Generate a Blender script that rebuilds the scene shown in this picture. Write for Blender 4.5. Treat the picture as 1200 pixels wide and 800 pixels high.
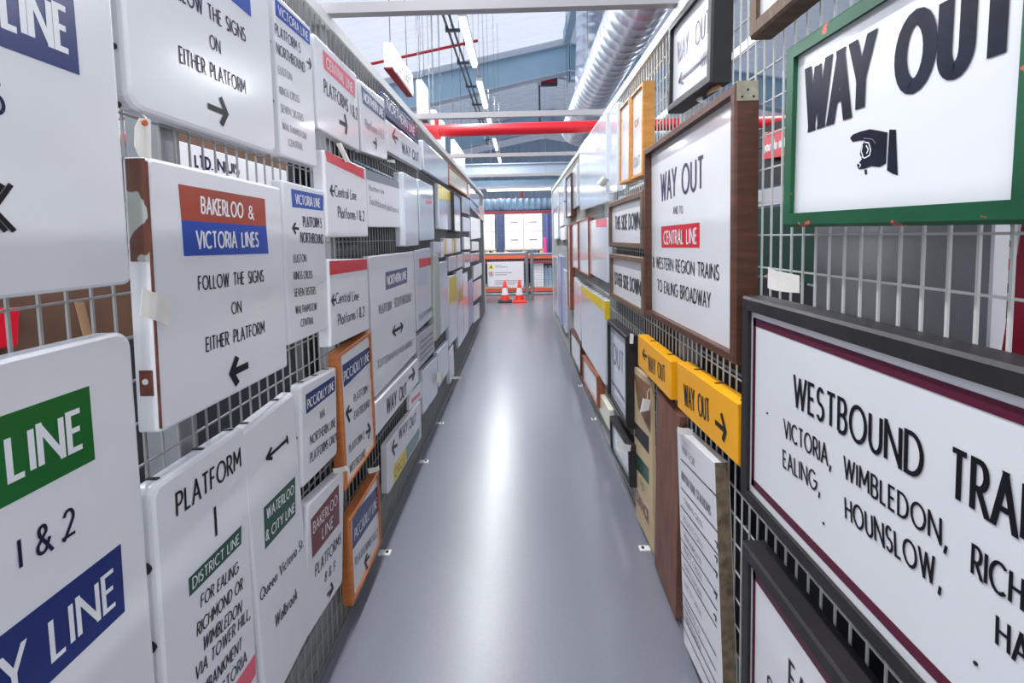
import bpy, bmesh, math, random
from mathutils import Vector, Matrix
random.seed(7)
R = math.radians
for o in list(bpy.data.objects):
    bpy.data.objects.remove(o)
scene = bpy.context.scene
col = scene.collection

# ------------------------------------------------------------------ camera
F, YAW, PITCH, ROLL, SHIFT, EYE = 520.0, R(1.057), R(3.5), R(-1.1), -0.07585, 1.6
cam_rot = Matrix.Rotation(YAW, 3, 'Z') @ Matrix.Rotation(math.pi/2-PITCH, 3, 'X') @ Matrix.Rotation(ROLL, 3, 'Z')
cd = bpy.data.cameras.new('camera')
cd.sensor_width = 36; cd.lens = F/1200*36; cd.shift_y = SHIFT; cd.clip_start = 0.02; cd.clip_end = 200
cam = bpy.data.objects.new('camera', cd); col.objects.link(cam)
cam.location = (0, 0, EYE); cam.rotation_euler = cam_rot.to_euler()
scene.camera = cam

# ------------------------------------------------------------------ view, sky
vs = scene.view_settings
scene.display_settings.display_device = 'sRGB'
vs.view_transform = 'Standard'; vs.look = 'None'; vs.gamma = 1; vs.use_curve_mapping = False
vs.exposure = 0.04
w = bpy.data.worlds.new('daylight'); scene.world = w; w.use_nodes = True
bg = w.node_tree.nodes['Background']
bg.inputs['Color'].default_value = (0.95, 0.965, 1.0, 1); bg.inputs['Strength'].default_value = 1.5
TUBE_POWER = 55.0          # watts for every fluorescent batten under the roof
TUBE_COLOR = (0.96, 0.98, 1.0)
ROOF_GLOW = 0.55           # share of daylight let through, added to brighten the roof sheets

# ------------------------------------------------------------------ helpers: pixels of the 1200x800 frame to points on real planes
PPX, PPY = 600.0, 400.0 + SHIFT*1200
def ray(u, v):
    return cam_rot @ Vector(((u-PPX)/F, -(v-PPY)/F, -1.0))
def on_x(u, v, X):
    d = ray(u, v); t = X/d.x
    return Vector((X, d.y*t, EYE+d.z*t))
def on_y(u, v, Y):
    d = ray(u, v); t = Y/d.y
    return Vector((d.x*t, Y, EYE+d.z*t))
def on_z(u, v, Z):
    d = ray(u, v); t = (Z-EYE)/d.z
    return Vector((d.x*t, d.y*t, Z))

# ------------------------------------------------------------------ materials
def lin(c):
    return tuple(((x/255)/12.92 if x <= 10 else (((x/255)+0.055)/1.055)**2.4) for x in c)
MATS = {}
def mat(name, rgb, rough=0.5, metal=0.0, vary=0.0, scale=6.0, spots=None, spot_level=0.7, spot_scale=14.0, coat=0.0, emit=None, bump=0.0, stretch=None, spec=None):
    if name in MATS: return MATS[name]
    m = bpy.data.materials.new(name); m.use_nodes = True
    nt = m.node_tree; b = nt.nodes['Principled BSDF']
    c = lin(rgb)
    b.inputs['Roughness'].default_value = rough; b.inputs['Metallic'].default_value = metal
    b.inputs['Base Color'].default_value = (*c, 1)
    if coat: b.inputs['Coat Weight'].default_value = coat; b.inputs['Coat Roughness'].default_value = 0.08
    if spec is not None: b.inputs['Specular IOR Level'].default_value = spec
    if emit:
        b.inputs['Emission Color'].default_value = (*TUBE_COLOR, 1); b.inputs['Emission Strength'].default_value = emit
    tc = nt.nodes.new('ShaderNodeTexCoord'); last = None
    mp = nt.nodes.new('ShaderNodeMapping'); nt.links.new(tc.outputs['Object'], mp.inputs['Vector'])
    if stretch: mp.inputs['Scale'].default_value = stretch
    if vary:
        n = nt.nodes.new('ShaderNodeTexNoise'); n.inputs['Scale'].default_value = scale; n.inputs['Detail'].default_value = 5
        nt.links.new(mp.outputs['Vector'], n.inputs['Vector'])
        r = nt.nodes.new('ShaderNodeValToRGB')
        r.color_ramp.elements[0].position = 0.3; r.color_ramp.elements[1].position = 0.7
        r.color_ramp.elements[0].color = (*[x*(1-vary) for x in c], 1); r.color_ramp.elements[1].color = (*[min(1, x*(1+vary*0.5)) for x in c], 1)
        nt.links.new(n.outputs['Fac'], r.inputs['Fac']); last = r.outputs['Color']
        if bump:
            bp = nt.nodes.new('ShaderNodeBump'); bp.inputs['Strength'].default_value = bump; bp.inputs['Distance'].default_value = 0.01
            nt.links.new(n.outputs['Fac'], bp.inputs['Height']); nt.links.new(bp.outputs['Normal'], b.inputs['Normal'])
    if spots:
        n = nt.nodes.new('ShaderNodeTexNoise'); n.inputs['Scale'].default_value = spot_scale; n.inputs['Detail'].default_value = 3
        nt.links.new(mp.outputs['Vector'], n.inputs['Vector'])
        r = nt.nodes.new('ShaderNodeValToRGB'); r.color_ramp.elements[0].position = spot_level; r.color_ramp.elements[1].position = spot_level+0.015
        nt.links.new(n.outputs['Fac'], r.inputs['Fac'])
        mx = nt.nodes.new('ShaderNodeMix'); mx.data_type = 'RGBA'
        nt.links.new(r.outputs['Color'], mx.inputs['Factor'])
        if last: nt.links.new(last, mx.inputs[6])
        else: mx.inputs[6].default_value = (*c, 1)
        mx.inputs[7].default_value = (*lin(spots), 1); last = mx.outputs[2]
    if last: nt.links.new(last, b.inputs['Base Color'])
    MATS[name] = m
    return m

ENAMEL = mat('white_enamel', (226, 227, 230), 0.22, vary=0.035, scale=3, coat=0.3, spots=(120, 90, 70), spot_level=0.80, spot_scale=26)
ENAMEL_BLUELIT = mat('bluish_lit_enamel', (216, 222, 232), 0.16, vary=0.05, scale=4, coat=0.5)  # white enamel copy; bluish light on far signs put into its colour
CREAM = mat('cream_enamel', (232, 226, 206), 0.3, vary=0.05, scale=4)
VINYL = mat('white_plastic', (226, 226, 230), 0.3, vary=0.03, scale=3)
INK = mat('black_lettering', (24, 23, 30), 0.3, spec=.25)
NAVYINK = mat('navy_lettering', (28, 30, 62), 0.3, spec=.25)
BOLDINK = mat('mottled_navy_lettering', (24, 29, 48), 0.3, vary=0.6, scale=18, spec=.2)
VIOLETINK = mat('violet_lettering', (52, 42, 84), 0.35)
GREYINK = mat('grey_lettering', (120, 122, 132), 0.4)
WHITEINK = mat('white_lettering', (232, 233, 236), 0.3)
BLUE = mat('blue_enamel', (22, 68, 168), 0.25, vary=0.06)
NAVY = mat('navy_enamel', (28, 46, 110), 0.25, vary=0.06)
GREEN = mat('green_enamel', (10, 100, 40), 0.25, vary=0.06)
DKGREEN = mat('dark_green_enamel', (28, 78, 58), 0.3, vary=0.06)
TEAL = mat('grey_green_enamel', (110, 145, 140), 0.3)
RED = mat('red_enamel', (214, 30, 48), 0.25, vary=0.04)
PINK = mat('faded_red_enamel', (226, 92, 110), 0.25, vary=0.05)
BROWNRED = mat('brown_red_enamel', (164, 66, 44), 0.25, vary=0.08)
MAROON = mat('maroon_enamel', (112, 34, 38), 0.3, vary=0.06)
PLUM = mat('plum_border', (88, 22, 48), 0.3)
YELLOW = mat('yellow_enamel', (246, 172, 12), 0.35, vary=0.06)
PALEYELLOW = mat('pale_yellow_enamel', (236, 206, 30), 0.3, vary=0.08)
SLATE = mat('slate_blue_enamel', (70, 82, 118), 0.25, vary=0.08)
BROWN = mat('brown_stained_wood', (92, 56, 42), 0.5, vary=0.35, scale=9, stretch=(1, 1, 6), bump=0.2)
OLDBROWN = mat('weathered_brown_wood', (112, 88, 72), 0.65, vary=0.35, scale=12, stretch=(6, 1, 1), bump=0.3)
DARKWOOD = mat('dark_painted_wood', (38, 34, 36), 0.5, vary=0.4, scale=12, bump=0.25)
BLACKWOOD = mat('black_painted_wood', (30, 32, 34), 0.45, vary=0.4, scale=10, spots=(120, 120, 118), spot_level=0.72)
ORANGEWOOD = mat('orange_varnished_wood', (188, 112, 62), 0.4, vary=0.2, scale=10, stretch=(1, 1, 5))
REDWOOD = mat('reddish_wood', (150, 84, 58), 0.45, vary=0.25, scale=10, stretch=(1, 1, 5))
PINE = mat('varnished_pine', (214, 150, 74), 0.4, vary=0.2, scale=10, stretch=(1, 1, 5))
GREENPAINT = mat('chipped_green_paint', (14, 88, 54), 0.35, vary=0.25, scale=8, spots=(206, 88, 72), spot_level=0.655, spot_scale=24, bump=0.15)
PLYWOOD = mat('brown_plywood', (124, 84, 70), 0.6, vary=0.3, scale=7, stretch=(3, 3, 1), bump=0.15)
POSTER = mat('aged_cream_paper', (206, 184, 146), 0.6, vary=0.12, scale=6)
POSTERDARK = mat('stained_brown_paper', (140, 100, 78), 0.6, vary=0.45, scale=16)
GALV = mat('galvanised_steel', (150, 153, 156), 0.4, 0.6, vary=0.15, scale=9)
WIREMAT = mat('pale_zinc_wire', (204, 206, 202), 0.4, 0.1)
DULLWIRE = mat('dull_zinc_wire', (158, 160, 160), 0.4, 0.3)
RAILMAT = mat('pale_grey_rail', (228, 229, 226), 0.4)
BEAMMAT = mat('grey_beam_paint', (166, 163, 166), 0.45, 0.1)
DUSTY = mat('dusty_grey_plate', (142, 142, 142), 0.6, vary=0.2, scale=20)
RUST = mat('rust', (112, 62, 48), 0.8, vary=0.4, scale=30)
BOLT = mat('dark_bolt', (48, 42, 40), 0.5, 0.4)
CLIP = mat('black_clip', (34, 30, 32), 0.5)
PAPER = mat('tag_card', (226, 222, 214), 0.7, vary=0.05, scale=20)
STRING = mat('cotton_string', (216, 210, 196), 0.8)
EYELET = mat('orange_eyelet', (196, 92, 48), 0.6)
KRAFT = mat('brown_card', (188, 148, 110), 0.8)
PLATE = mat('pitted_zinc_plate', (176, 168, 150), 0.45, 0.3, vary=0.25, scale=40)
DUCT = mat('shiny_duct_steel', (206, 214, 226), 0.33, 0.85, vary=0.08, scale=5)
DULLDUCT = mat('dull_blue_grey_duct', (112, 134, 158), 0.5, 0.2, vary=0.06, scale=4)
DARKRED = mat('dark_red_steel', (138, 30, 44), 0.5)
REDPAINT = mat('red_pipe_paint', (206, 18, 36), 0.35)
STEELBLUE = mat('pale_blue_steel_paint', (160, 192, 212), 0.5, vary=0.06, scale=2)
STEELLIGHT = mat('light_blue_grey_steel', (186, 200, 214), 0.5)
DARKSTEEL = mat('dark_grey_steel', (70, 76, 86), 0.5)
WHITESTEEL = mat('white_painted_steel', (232, 235, 238), 0.4)
WALLMAT = mat('pale_blue_cladding', (176, 196, 214), 0.5, vary=0.04, scale=2)
TUBEMAT = mat('fluorescent_tube', (255, 255, 255), 0.5, emit=4.0)
ORANGEBEAM = mat('orange_rack_steel', (228, 92, 36), 0.45)
CARTON = mat('white_carton', (236, 236, 236), 0.6)
PALLETWOOD = mat('pallet_wood', (216, 196, 168), 0.7, vary=0.2)
CONEMAT = mat('cone_red', (226, 50, 34), 0.45)
CONEWHITE = mat('cone_reflective_white', (220, 222, 226), 0.4)
RUBBER = mat('black_rubber', (40, 42, 46), 0.7)
FENCE = mat('grey_fence_tube', (134, 142, 150), 0.4, 0.3)
PURPLE = mat('blue_violet_roll', (96, 98, 158), 0.5)
MAGENTA = mat('pink_wrap', (226, 70, 140), 0.5)
DIM = mat('brown_board', (104, 74, 58), 0.7, vary=0.3, scale=3)
DIMWHITE = mat('white_board', (204, 206, 212), 0.5, vary=0.06)
DARKBOARD = mat('charcoal_board', (46, 48, 54), 0.6, vary=0.2)
GREYBOARD = mat('grey_steel_sheet', (150, 152, 156), 0.45, 0.2, vary=0.15, scale=7)
BOTTLEGREEN = mat('bottle_green_board', (36, 66, 56), 0.5)  # own bottle green of the board

def roof_material(name, glow, rgb):
    m = bpy.data.materials.new(name); m.use_nodes = True
    nt = m.node_tree; b = nt.nodes['Principled BSDF']; out = nt.nodes['Material Output']
    b.inputs['Base Color'].default_value = (*lin(rgb), 1); b.inputs['Roughness'].default_value = .5
    t = nt.nodes.new('ShaderNodeBsdfTranslucent'); t.inputs['Color'].default_value = (.86, .90, 1.0, 1)
    mx = nt.nodes.new('ShaderNodeMixShader'); mx.inputs['Fac'].default_value = glow
    nt.links.new(b.outputs[0], mx.inputs[1]); nt.links.new(t.outputs[0], mx.inputs[2]); nt.links.new(mx.outputs[0], out.inputs['Surface'])
    return m
CEILMAT = roof_material('white_translucent_liner', ROOF_GLOW, (232, 236, 246))
CEILSOLID = roof_material('pale_blue_liner', ROOF_GLOW*.3, (190, 204, 222))  # darker, less translucent copy; the duller roof tone is put into colour
def floor_material():
    m = bpy.data.materials.new('sealed_grey_concrete'); m.use_nodes = True
    nt = m.node_tree; b = nt.nodes['Principled BSDF']
    tc = nt.nodes.new('ShaderNodeTexCoord')
    n2 = nt.nodes.new('ShaderNodeTexNoise'); n2.inputs['Scale'].default_value = 70; n2.inputs['Detail'].default_value = 4
    for n in (n2,): nt.links.new(tc.outputs['Object'], n.inputs['Vector'])
    mx = nt.nodes.new('ShaderNodeMix'); mx.data_type = 'RGBA'; mx.inputs[6].default_value = (*lin((114, 116, 126)), 1); mx.inputs[7].default_value = (*lin((124, 126, 137)), 1)
    nt.links.new(n2.outputs['Fac'], mx.inputs['Factor']); nt.links.new(mx.outputs[2], b.inputs['Base Color'])
    b.inputs['Roughness'].default_value = 0.28; b.inputs['Coat Weight'].default_value = 0.35; b.inputs['Coat Roughness'].default_value = 0.24
    bp = nt.nodes.new('ShaderNodeBump'); bp.inputs['Strength'].default_value = 0.05; bp.inputs['Distance'].default_value = 0.004
    nt.links.new(n2.outputs['Fac'], bp.inputs['Height']); nt.links.new(bp.outputs['Normal'], b.inputs['Normal'])
    b.inputs['Specular IOR Level'].default_value = 0.6
    return m
FLOORMAT = floor_material()

# ------------------------------------------------------------------ mesh helpers
class MB:
    def __init__(s): s.v = []; s.f = []; s.sm = []
    def add(s, vs, fs, smooth=False):
        k = len(s.v); s.v += [tuple(p) for p in vs]
        for f in fs: s.f.append(tuple(i+k for i in f)); s.sm.append(smooth)
        return s
    def box(s, a, b):
        x0, y0, z0 = [min(p, q) for p, q in zip(a, b)]; x1, y1, z1 = [max(p, q) for p, q in zip(a, b)]
        return s.add([(x0,y0,z0),(x1,y0,z0),(x1,y1,z0),(x0,y1,z0),(x0,y0,z1),(x1,y0,z1),(x1,y1,z1),(x0,y1,z1)],
                     [(0,3,2,1),(4,5,6,7),(0,1,5,4),(1,2,6,5),(2,3,7,6),(3,0,4,7)])
    def tube(s, p, q, r, n=10, r2=None, caps=True):
        p = Vector(p); q = Vector(q); d = (q-p).normalized(); r2 = r if r2 is None else r2
        a = d.orthogonal().normalized(); b = d.cross(a)
        vs = []
        for c, rr in ((p, r), (q, r2)):
            for i in range(n):
                t = 2*math.pi*i/n; vs.append(c+(a*math.cos(t)+b*math.sin(t))*rr)
        s.add(vs, [(i, (i+1) % n, n+(i+1) % n, n+i) for i in range(n)], True)
        if caps: s.add(vs[:n], [tuple(range(n-1, -1, -1))]); s.add(vs[n:], [tuple(range(n))])
        return s
    def path(s, pts, r, n=8):
        for i in range(len(pts)-1): s.tube(pts[i], pts[i+1], r, n)
        return s
    def lathe(s, prof, c, n=20):
        vs = []
        for rr, z in prof:
            for i in range(n):
                t = 2*math.pi*i/n; vs.append((c[0]+rr*math.cos(t), c[1]+rr*math.sin(t), c[2]+z))
        fs = [(k*n+i, k*n+(i+1) % n, (k+1)*n+(i+1) % n, (k+1)*n+i) for k in range(len(prof)-1) for i in range(n)]
        s.add(vs, fs, True); s.add(vs[-n:], [tuple(range(n))]); return s
    def prism(s, poly, d):                      # poly: 3-D loop, d: extrusion vector
        n = len(poly); d = Vector(d); vs = [Vector(p) for p in poly]; vs += [p+d for p in vs]
        return s.add(vs, [tuple(range(n)), tuple(range(2*n-1, n-1, -1))]+[(i, n+i, n+(i+1) % n, (i+1) % n) for i in range(n)])
    def build(s, name, m, parent=None):
        me = bpy.data.meshes.new(name); me.from_pydata(s.v, [], s.f); me.materials.append(m)
        me.polygons.foreach_set('use_smooth', s.sm)
        bm = bmesh.new(); bm.from_mesh(me); bmesh.ops.recalc_face_normals(bm, faces=bm.faces); bm.to_mesh(me); bm.free()
        me.update()
        o = bpy.data.objects.new(name, me); col.objects.link(o)
        if parent: o.parent = parent
        return o
def tag(o, label=None, cat=None, group=None, kind=None):
    if label: o['label'] = label
    if cat: o['category'] = cat
    if group: o['group'] = group
    if kind: o['kind'] = kind
    return o
def empty(name, loc=(0, 0, 0), label=None, cat=None, group=None):
    o = bpy.data.objects.new(name, None); o.empty_display_size = 0.05; col.objects.link(o); o.location = loc
    return tag(o, label, cat, group)

# ------------------------------------------------------------------ monoline lettering drawn as strokes
def arc(cx, cy, rx, ry, a0, a1, n=12):
    return [(cx+rx*math.cos(R(a0+(a1-a0)*i/n)), cy+ry*math.sin(R(a0+(a1-a0)*i/n))) for i in range(n+1)]
def ring(cx, cy, rx, ry): return arc(cx, cy, rx, ry, 90, 450, 22)
GL = {
 'A': (.72, [[(0,0),(.36,1),(.72,0)], [(.12,.33),(.6,.33)]]),
 'B': (.52, [[(0,0),(0,1),(.27,1)]+arc(.27,.76,.2,.24,90,-90)+[(0,.52)], [(.27,.52)]+arc(.27,.26,.25,.26,90,-90)+[(0,0)]]),
 'C': (.8, [arc(.48,.5,.48,.5,48,312,18)]),
 'D': (.72, [[(0,0),(0,1),(.24,1)]+arc(.24,.5,.48,.5,90,-90,14)+[(0,0)]]),
 'E': (.45, [[(.45,1),(0,1),(0,0),(.45,0)], [(0,.52),(.4,.52)]]),
 'F': (.43, [[(.43,1),(0,1),(0,0)], [(0,.52),(.38,.52)]]),
 'G': (.92, [arc(.48,.5,.48,.5,48,360,20)+[(.55,.5)]]),
 'H': (.62, [[(0,0),(0,1)], [(.62,0),(.62,1)], [(0,.52),(.62,.52)]]),
 'I': (.0, [[(0,0),(0,1)]]),
 'J': (.3, [[(.3,1),(.3,.24)]+arc(.08,.24,.22,.24,0,-100,6)]),
 'K': (.56, [[(0,0),(0,1)], [(.54,1),(0,.42)], [(.15,.58),(.58,0)]]),
 'L': (.42, [[(0,1),(0,0),(.42,0)]]),
 'M': (.82, [[(0,0),(.04,1),(.41,.3),(.78,1),(.82,0)]]),
 'N': (.74, [[(0,0),(0,1),(.74,0),(.74,1)]]),
 'O': (.94, [ring(.47,.5,.47,.5)]),
 'P': (.5, [[(0,0),(0,1),(.24,1)]+arc(.24,.73,.26,.27,90,-90)+[(0,.46)]]),
 'Q': (.94, [ring(.47,.5,.47,.5), [(.58,.3),(.95,-.02)]]),
 'R': (.52, [[(0,0),(0,1),(.24,1)]+arc(.24,.73,.25,.27,90,-90)+[(0,.46)], [(.22,.46),(.54,0)]]),
 'S': (.46, [arc(.23,.75,.21,.25,35,270,12)+arc(.22,.25,.24,.25,90,-150,12)]),
 'T': (.58, [[(0,1),(.58,1)], [(.29,1),(.29,0)]]),
 'U': (.6, [[(0,1),(0,.3)]+arc(.3,.3,.3,.3,180,360,12)+[(.6,1)]]),
 'V': (.7, [[(0,1),(.35,0),(.7,1)]]),
 'W': (1.02, [[(0,1),(.26,0),(.51,.98),(.76,0),(1.02,1)]]),
 'X': (.64, [[(0,0),(.64,1)], [(0,1),(.64,0)]]),
 'Y': (.64, [[(0,1),(.32,.46),(.64,1)], [(.32,.46),(.32,0)]]),
 'Z': (.58, [[(0,1),(.58,1),(0,0),(.58,0)]]),
 '&': (.6, [[(.62,0),(.14,.68)]+arc(.29,.81,.17,.19,205,-30,10)+[(.12,.42)]+arc(.23,.22,.23,.22,125,345,10)+[(.6,.46)]]),
 '1': (.0, [[(0,0),(0,1)]]),
 '2': (.5, [arc(.25,.73,.24,.27,170,-35,10)+[(0,0),(.52,0)]]),
 '3': (.45, [arc(.2,.75,.22,.25,140,-90,10)+arc(.2,.25,.25,.25,90,-140,10)]),
 '4': (.55, [[(.4,0),(.4,1),(0,.27),(.55,.27)]]),
 '5': (.46, [[(.42,1),(.1,1),(.05,.56)]+arc(.19,.31,.28,.31,110,-140,12)]),
 '6': (.5, [[(.35,1),(.05,.46)]+arc(.25,.29,.25,.29,150,510,18)]),
 '7': (.5, [[(0,1),(.5,1),(.15,0)]]),
 '8': (.48, [ring(.24,.75,.2,.25), ring(.24,.26,.25,.26)]),
 '9': (.5, [[(.15,0),(.45,.54)]+arc(.25,.71,.25,.29,-30,-390,18)]),
 '.': (.06, [[(.03,-.02),(.03,.1)]]), ',': (.1, [[(.1,.08),(-.02,-.27)]]), "'": (.05, [[(.05,1),(0,.78)]]),
 'a': (.46, [ring(.23,.3,.23,.3), [(.46,.6),(.46,0)]]),
 'b': (.46, [ring(.23,.3,.23,.3), [(0,1),(0,0)]]),
 'c': (.4, [arc(.25,.3,.25,.3,50,310)]),
 'd': (.46, [ring(.23,.3,.23,.3), [(.46,1),(.46,0)]]),
 'e': (.48, [[(.02,.3),(.48,.3)]+arc(.24,.3,.24,.3,0,310,14)]),
 'f': (.3, [[(.1,0),(.1,.8)]+arc(.25,.8,.15,.2,180,75,6), [(0,.58),(.28,.58)]]),
 'g': (.46, [ring(.23,.3,.23,.3), [(.46,.6),(.46,-.1)]+arc(.23,-.1,.23,.2,0,-150,8)]),
 'h': (.42, [[(0,0),(0,1)], [(0,.36)]+arc(.21,.38,.21,.22,180,0,10)+[(.42,0)]]),
 'i': (.0, [[(0,0),(0,.6)], [(0,.8),(0,.92)]]),
 'k': (.4, [[(0,0),(0,1)], [(.36,.6),(0,.25)], [(.12,.36),(.4,0)]]),
 'l': (.0, [[(0,0),(0,1)]]),
 'm': (.7, [[(0,0),(0,.6)], [(0,.4)]+arc(.175,.42,.175,.18,180,0,8)+[(.35,0)], [(.35,.4)]+arc(.525,.42,.175,.18,180,0,8)+[(.7,0)]]),
 'n': (.42, [[(0,0),(0,.6)], [(0,.36)]+arc(.21,.38,.21,.22,180,0,10)+[(.42,0)]]),
 'o': (.5, [ring(.25,.3,.25,.3)]),
 'p': (.46, [ring(.23,.3,.23,.3), [(0,.6),(0,-.32)]]),
 'r': (.24, [[(0,0),(0,.6)], [(0,.34)]+arc(.2,.38,.2,.22,180,70,8)]),
 's': (.32, [arc(.16,.45,.14,.15,35,270,8)+arc(.15,.15,.16,.15,90,-150,8)]),
 't': (.3, [[(.12,.85),(.12,.1)]+arc(.24,.12,.12,.12,180,270,4), [(0,.6),(.3,.6)]]),
 'u': (.42, [[(0,.6),(0,.22)]+arc(.21,.22,.21,.22,180,360,10)+[(.42,.6),(.42,0)]]),
 'v': (.44, [[(0,.6),(.22,0),(.44,.6)]]),
 'w': (.7, [[(0,.6),(.18,0),(.35,.58),(.52,0),(.7,.6)]]),
 'y': (.44, [[(0,.6),(.22,0)], [(.44,.6),(.1,-.3)]]),
}
def layout(txt, gap=.2, space=.5):
    x = 0; out = []
    for ch in txt:
        if ch == ' ': x += space; continue
        wd, st = GL[ch]
        for s in st: out.append(([(x+a, b) for a, b in s], (x, x+wd) if ch == 'N' else None))
        x += wd+gap
    return out, x-gap
def strip_smooth(Q, wdt, closed):
    h = wdt/2; L = []; n = len(Q)
    for i in range(n):
        a = Q[i-1] if i else (Q[-2] if closed else None)
        b = Q[i+1] if i < n-1 else (Q[1] if closed else None)
        d1 = (Q[i]-a).normalized() if a is not None else None
        d2 = (b-Q[i]).normalized() if b is not None else None
        if d1 is None: d1 = d2
        if d2 is None: d2 = d1
        n1 = Vector((-d1.y, d1.x)); n2 = Vector((-d2.y, d2.x)); m = (n1+n2).normalized()
        k = h/max(.5, m.dot(n1)); L.append((Q[i]+m*k, Q[i]-m*k))
    return [[L[i][0], L[i][1], L[i+1][1], L[i+1][0]] for i in range(n-1)]
def clip(poly, lo, hi):
    for sgn, lim in ((1, lo), (-1, hi)):
        if lim is None: continue
        out = []
        for i in range(len(poly)):
            p, q = poly[i-1], poly[i]; dp, dq = sgn*(p.y-lim), sgn*(q.y-lim)
            if dp >= 0: 
                out.append(p)
                if dq < 0: out.append(p.lerp(q, dp/(dp-dq)))
            elif dq >= 0: out.append(p.lerp(q, dp/(dp-dq)))
        poly = out
        if len(poly) < 3: return []
    return poly
def strip(pts, wdt, lo=None, hi=None):
    """polygons of a stroke of constant width: smooth turns are mitred, sharp corners run on and are cut level with lo / hi"""
    P = [Vector(p) for p in pts]; Q = [P[0]]
    for p in P[1:]:
        if (p-Q[-1]).length > 1e-7: Q.append(p)
    if len(Q) < 2: return []
    if (Q[0]-Q[-1]).length < 1e-6: return strip_smooth(Q, wdt, True)
    runs = [[Q[0]]]; sharp = []
    for i in range(1, len(Q)):
        runs[-1].append(Q[i])
        if i < len(Q)-1:
            if (Q[i]-Q[i-1]).normalized().dot((Q[i+1]-Q[i]).normalized()) < -.05: runs.append([Q[i]]); sharp.append(i)
    out = []
    for k, r in enumerate(runs):
        r = list(r); e = wdt*.55
        for end, on in ((0, k > 0), (-1, k < len(runs)-1)):
            c = r[end]; nb = r[1] if end == 0 else r[-2]
            edge = (lo is not None and abs(c.y-wdt/2-lo) < wdt*.1) or (hi is not None and abs(c.y+wdt/2-hi) < wdt*.1)
            slant = abs((c-nb).normalized().y) < .995
            if on or (edge and slant and abs((c-nb).normalized().y) > .4):
                r[end] = c+(c-nb).normalized()*(wdt*1.2 if edge else e*.5)
        for f in strip_smooth(r, wdt, False):
            f = clip(f, lo, hi) if len(r) == 2 and (lo is not None or hi is not None) else f
            if len(f) > 2: out.append(f)
    return out

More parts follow.
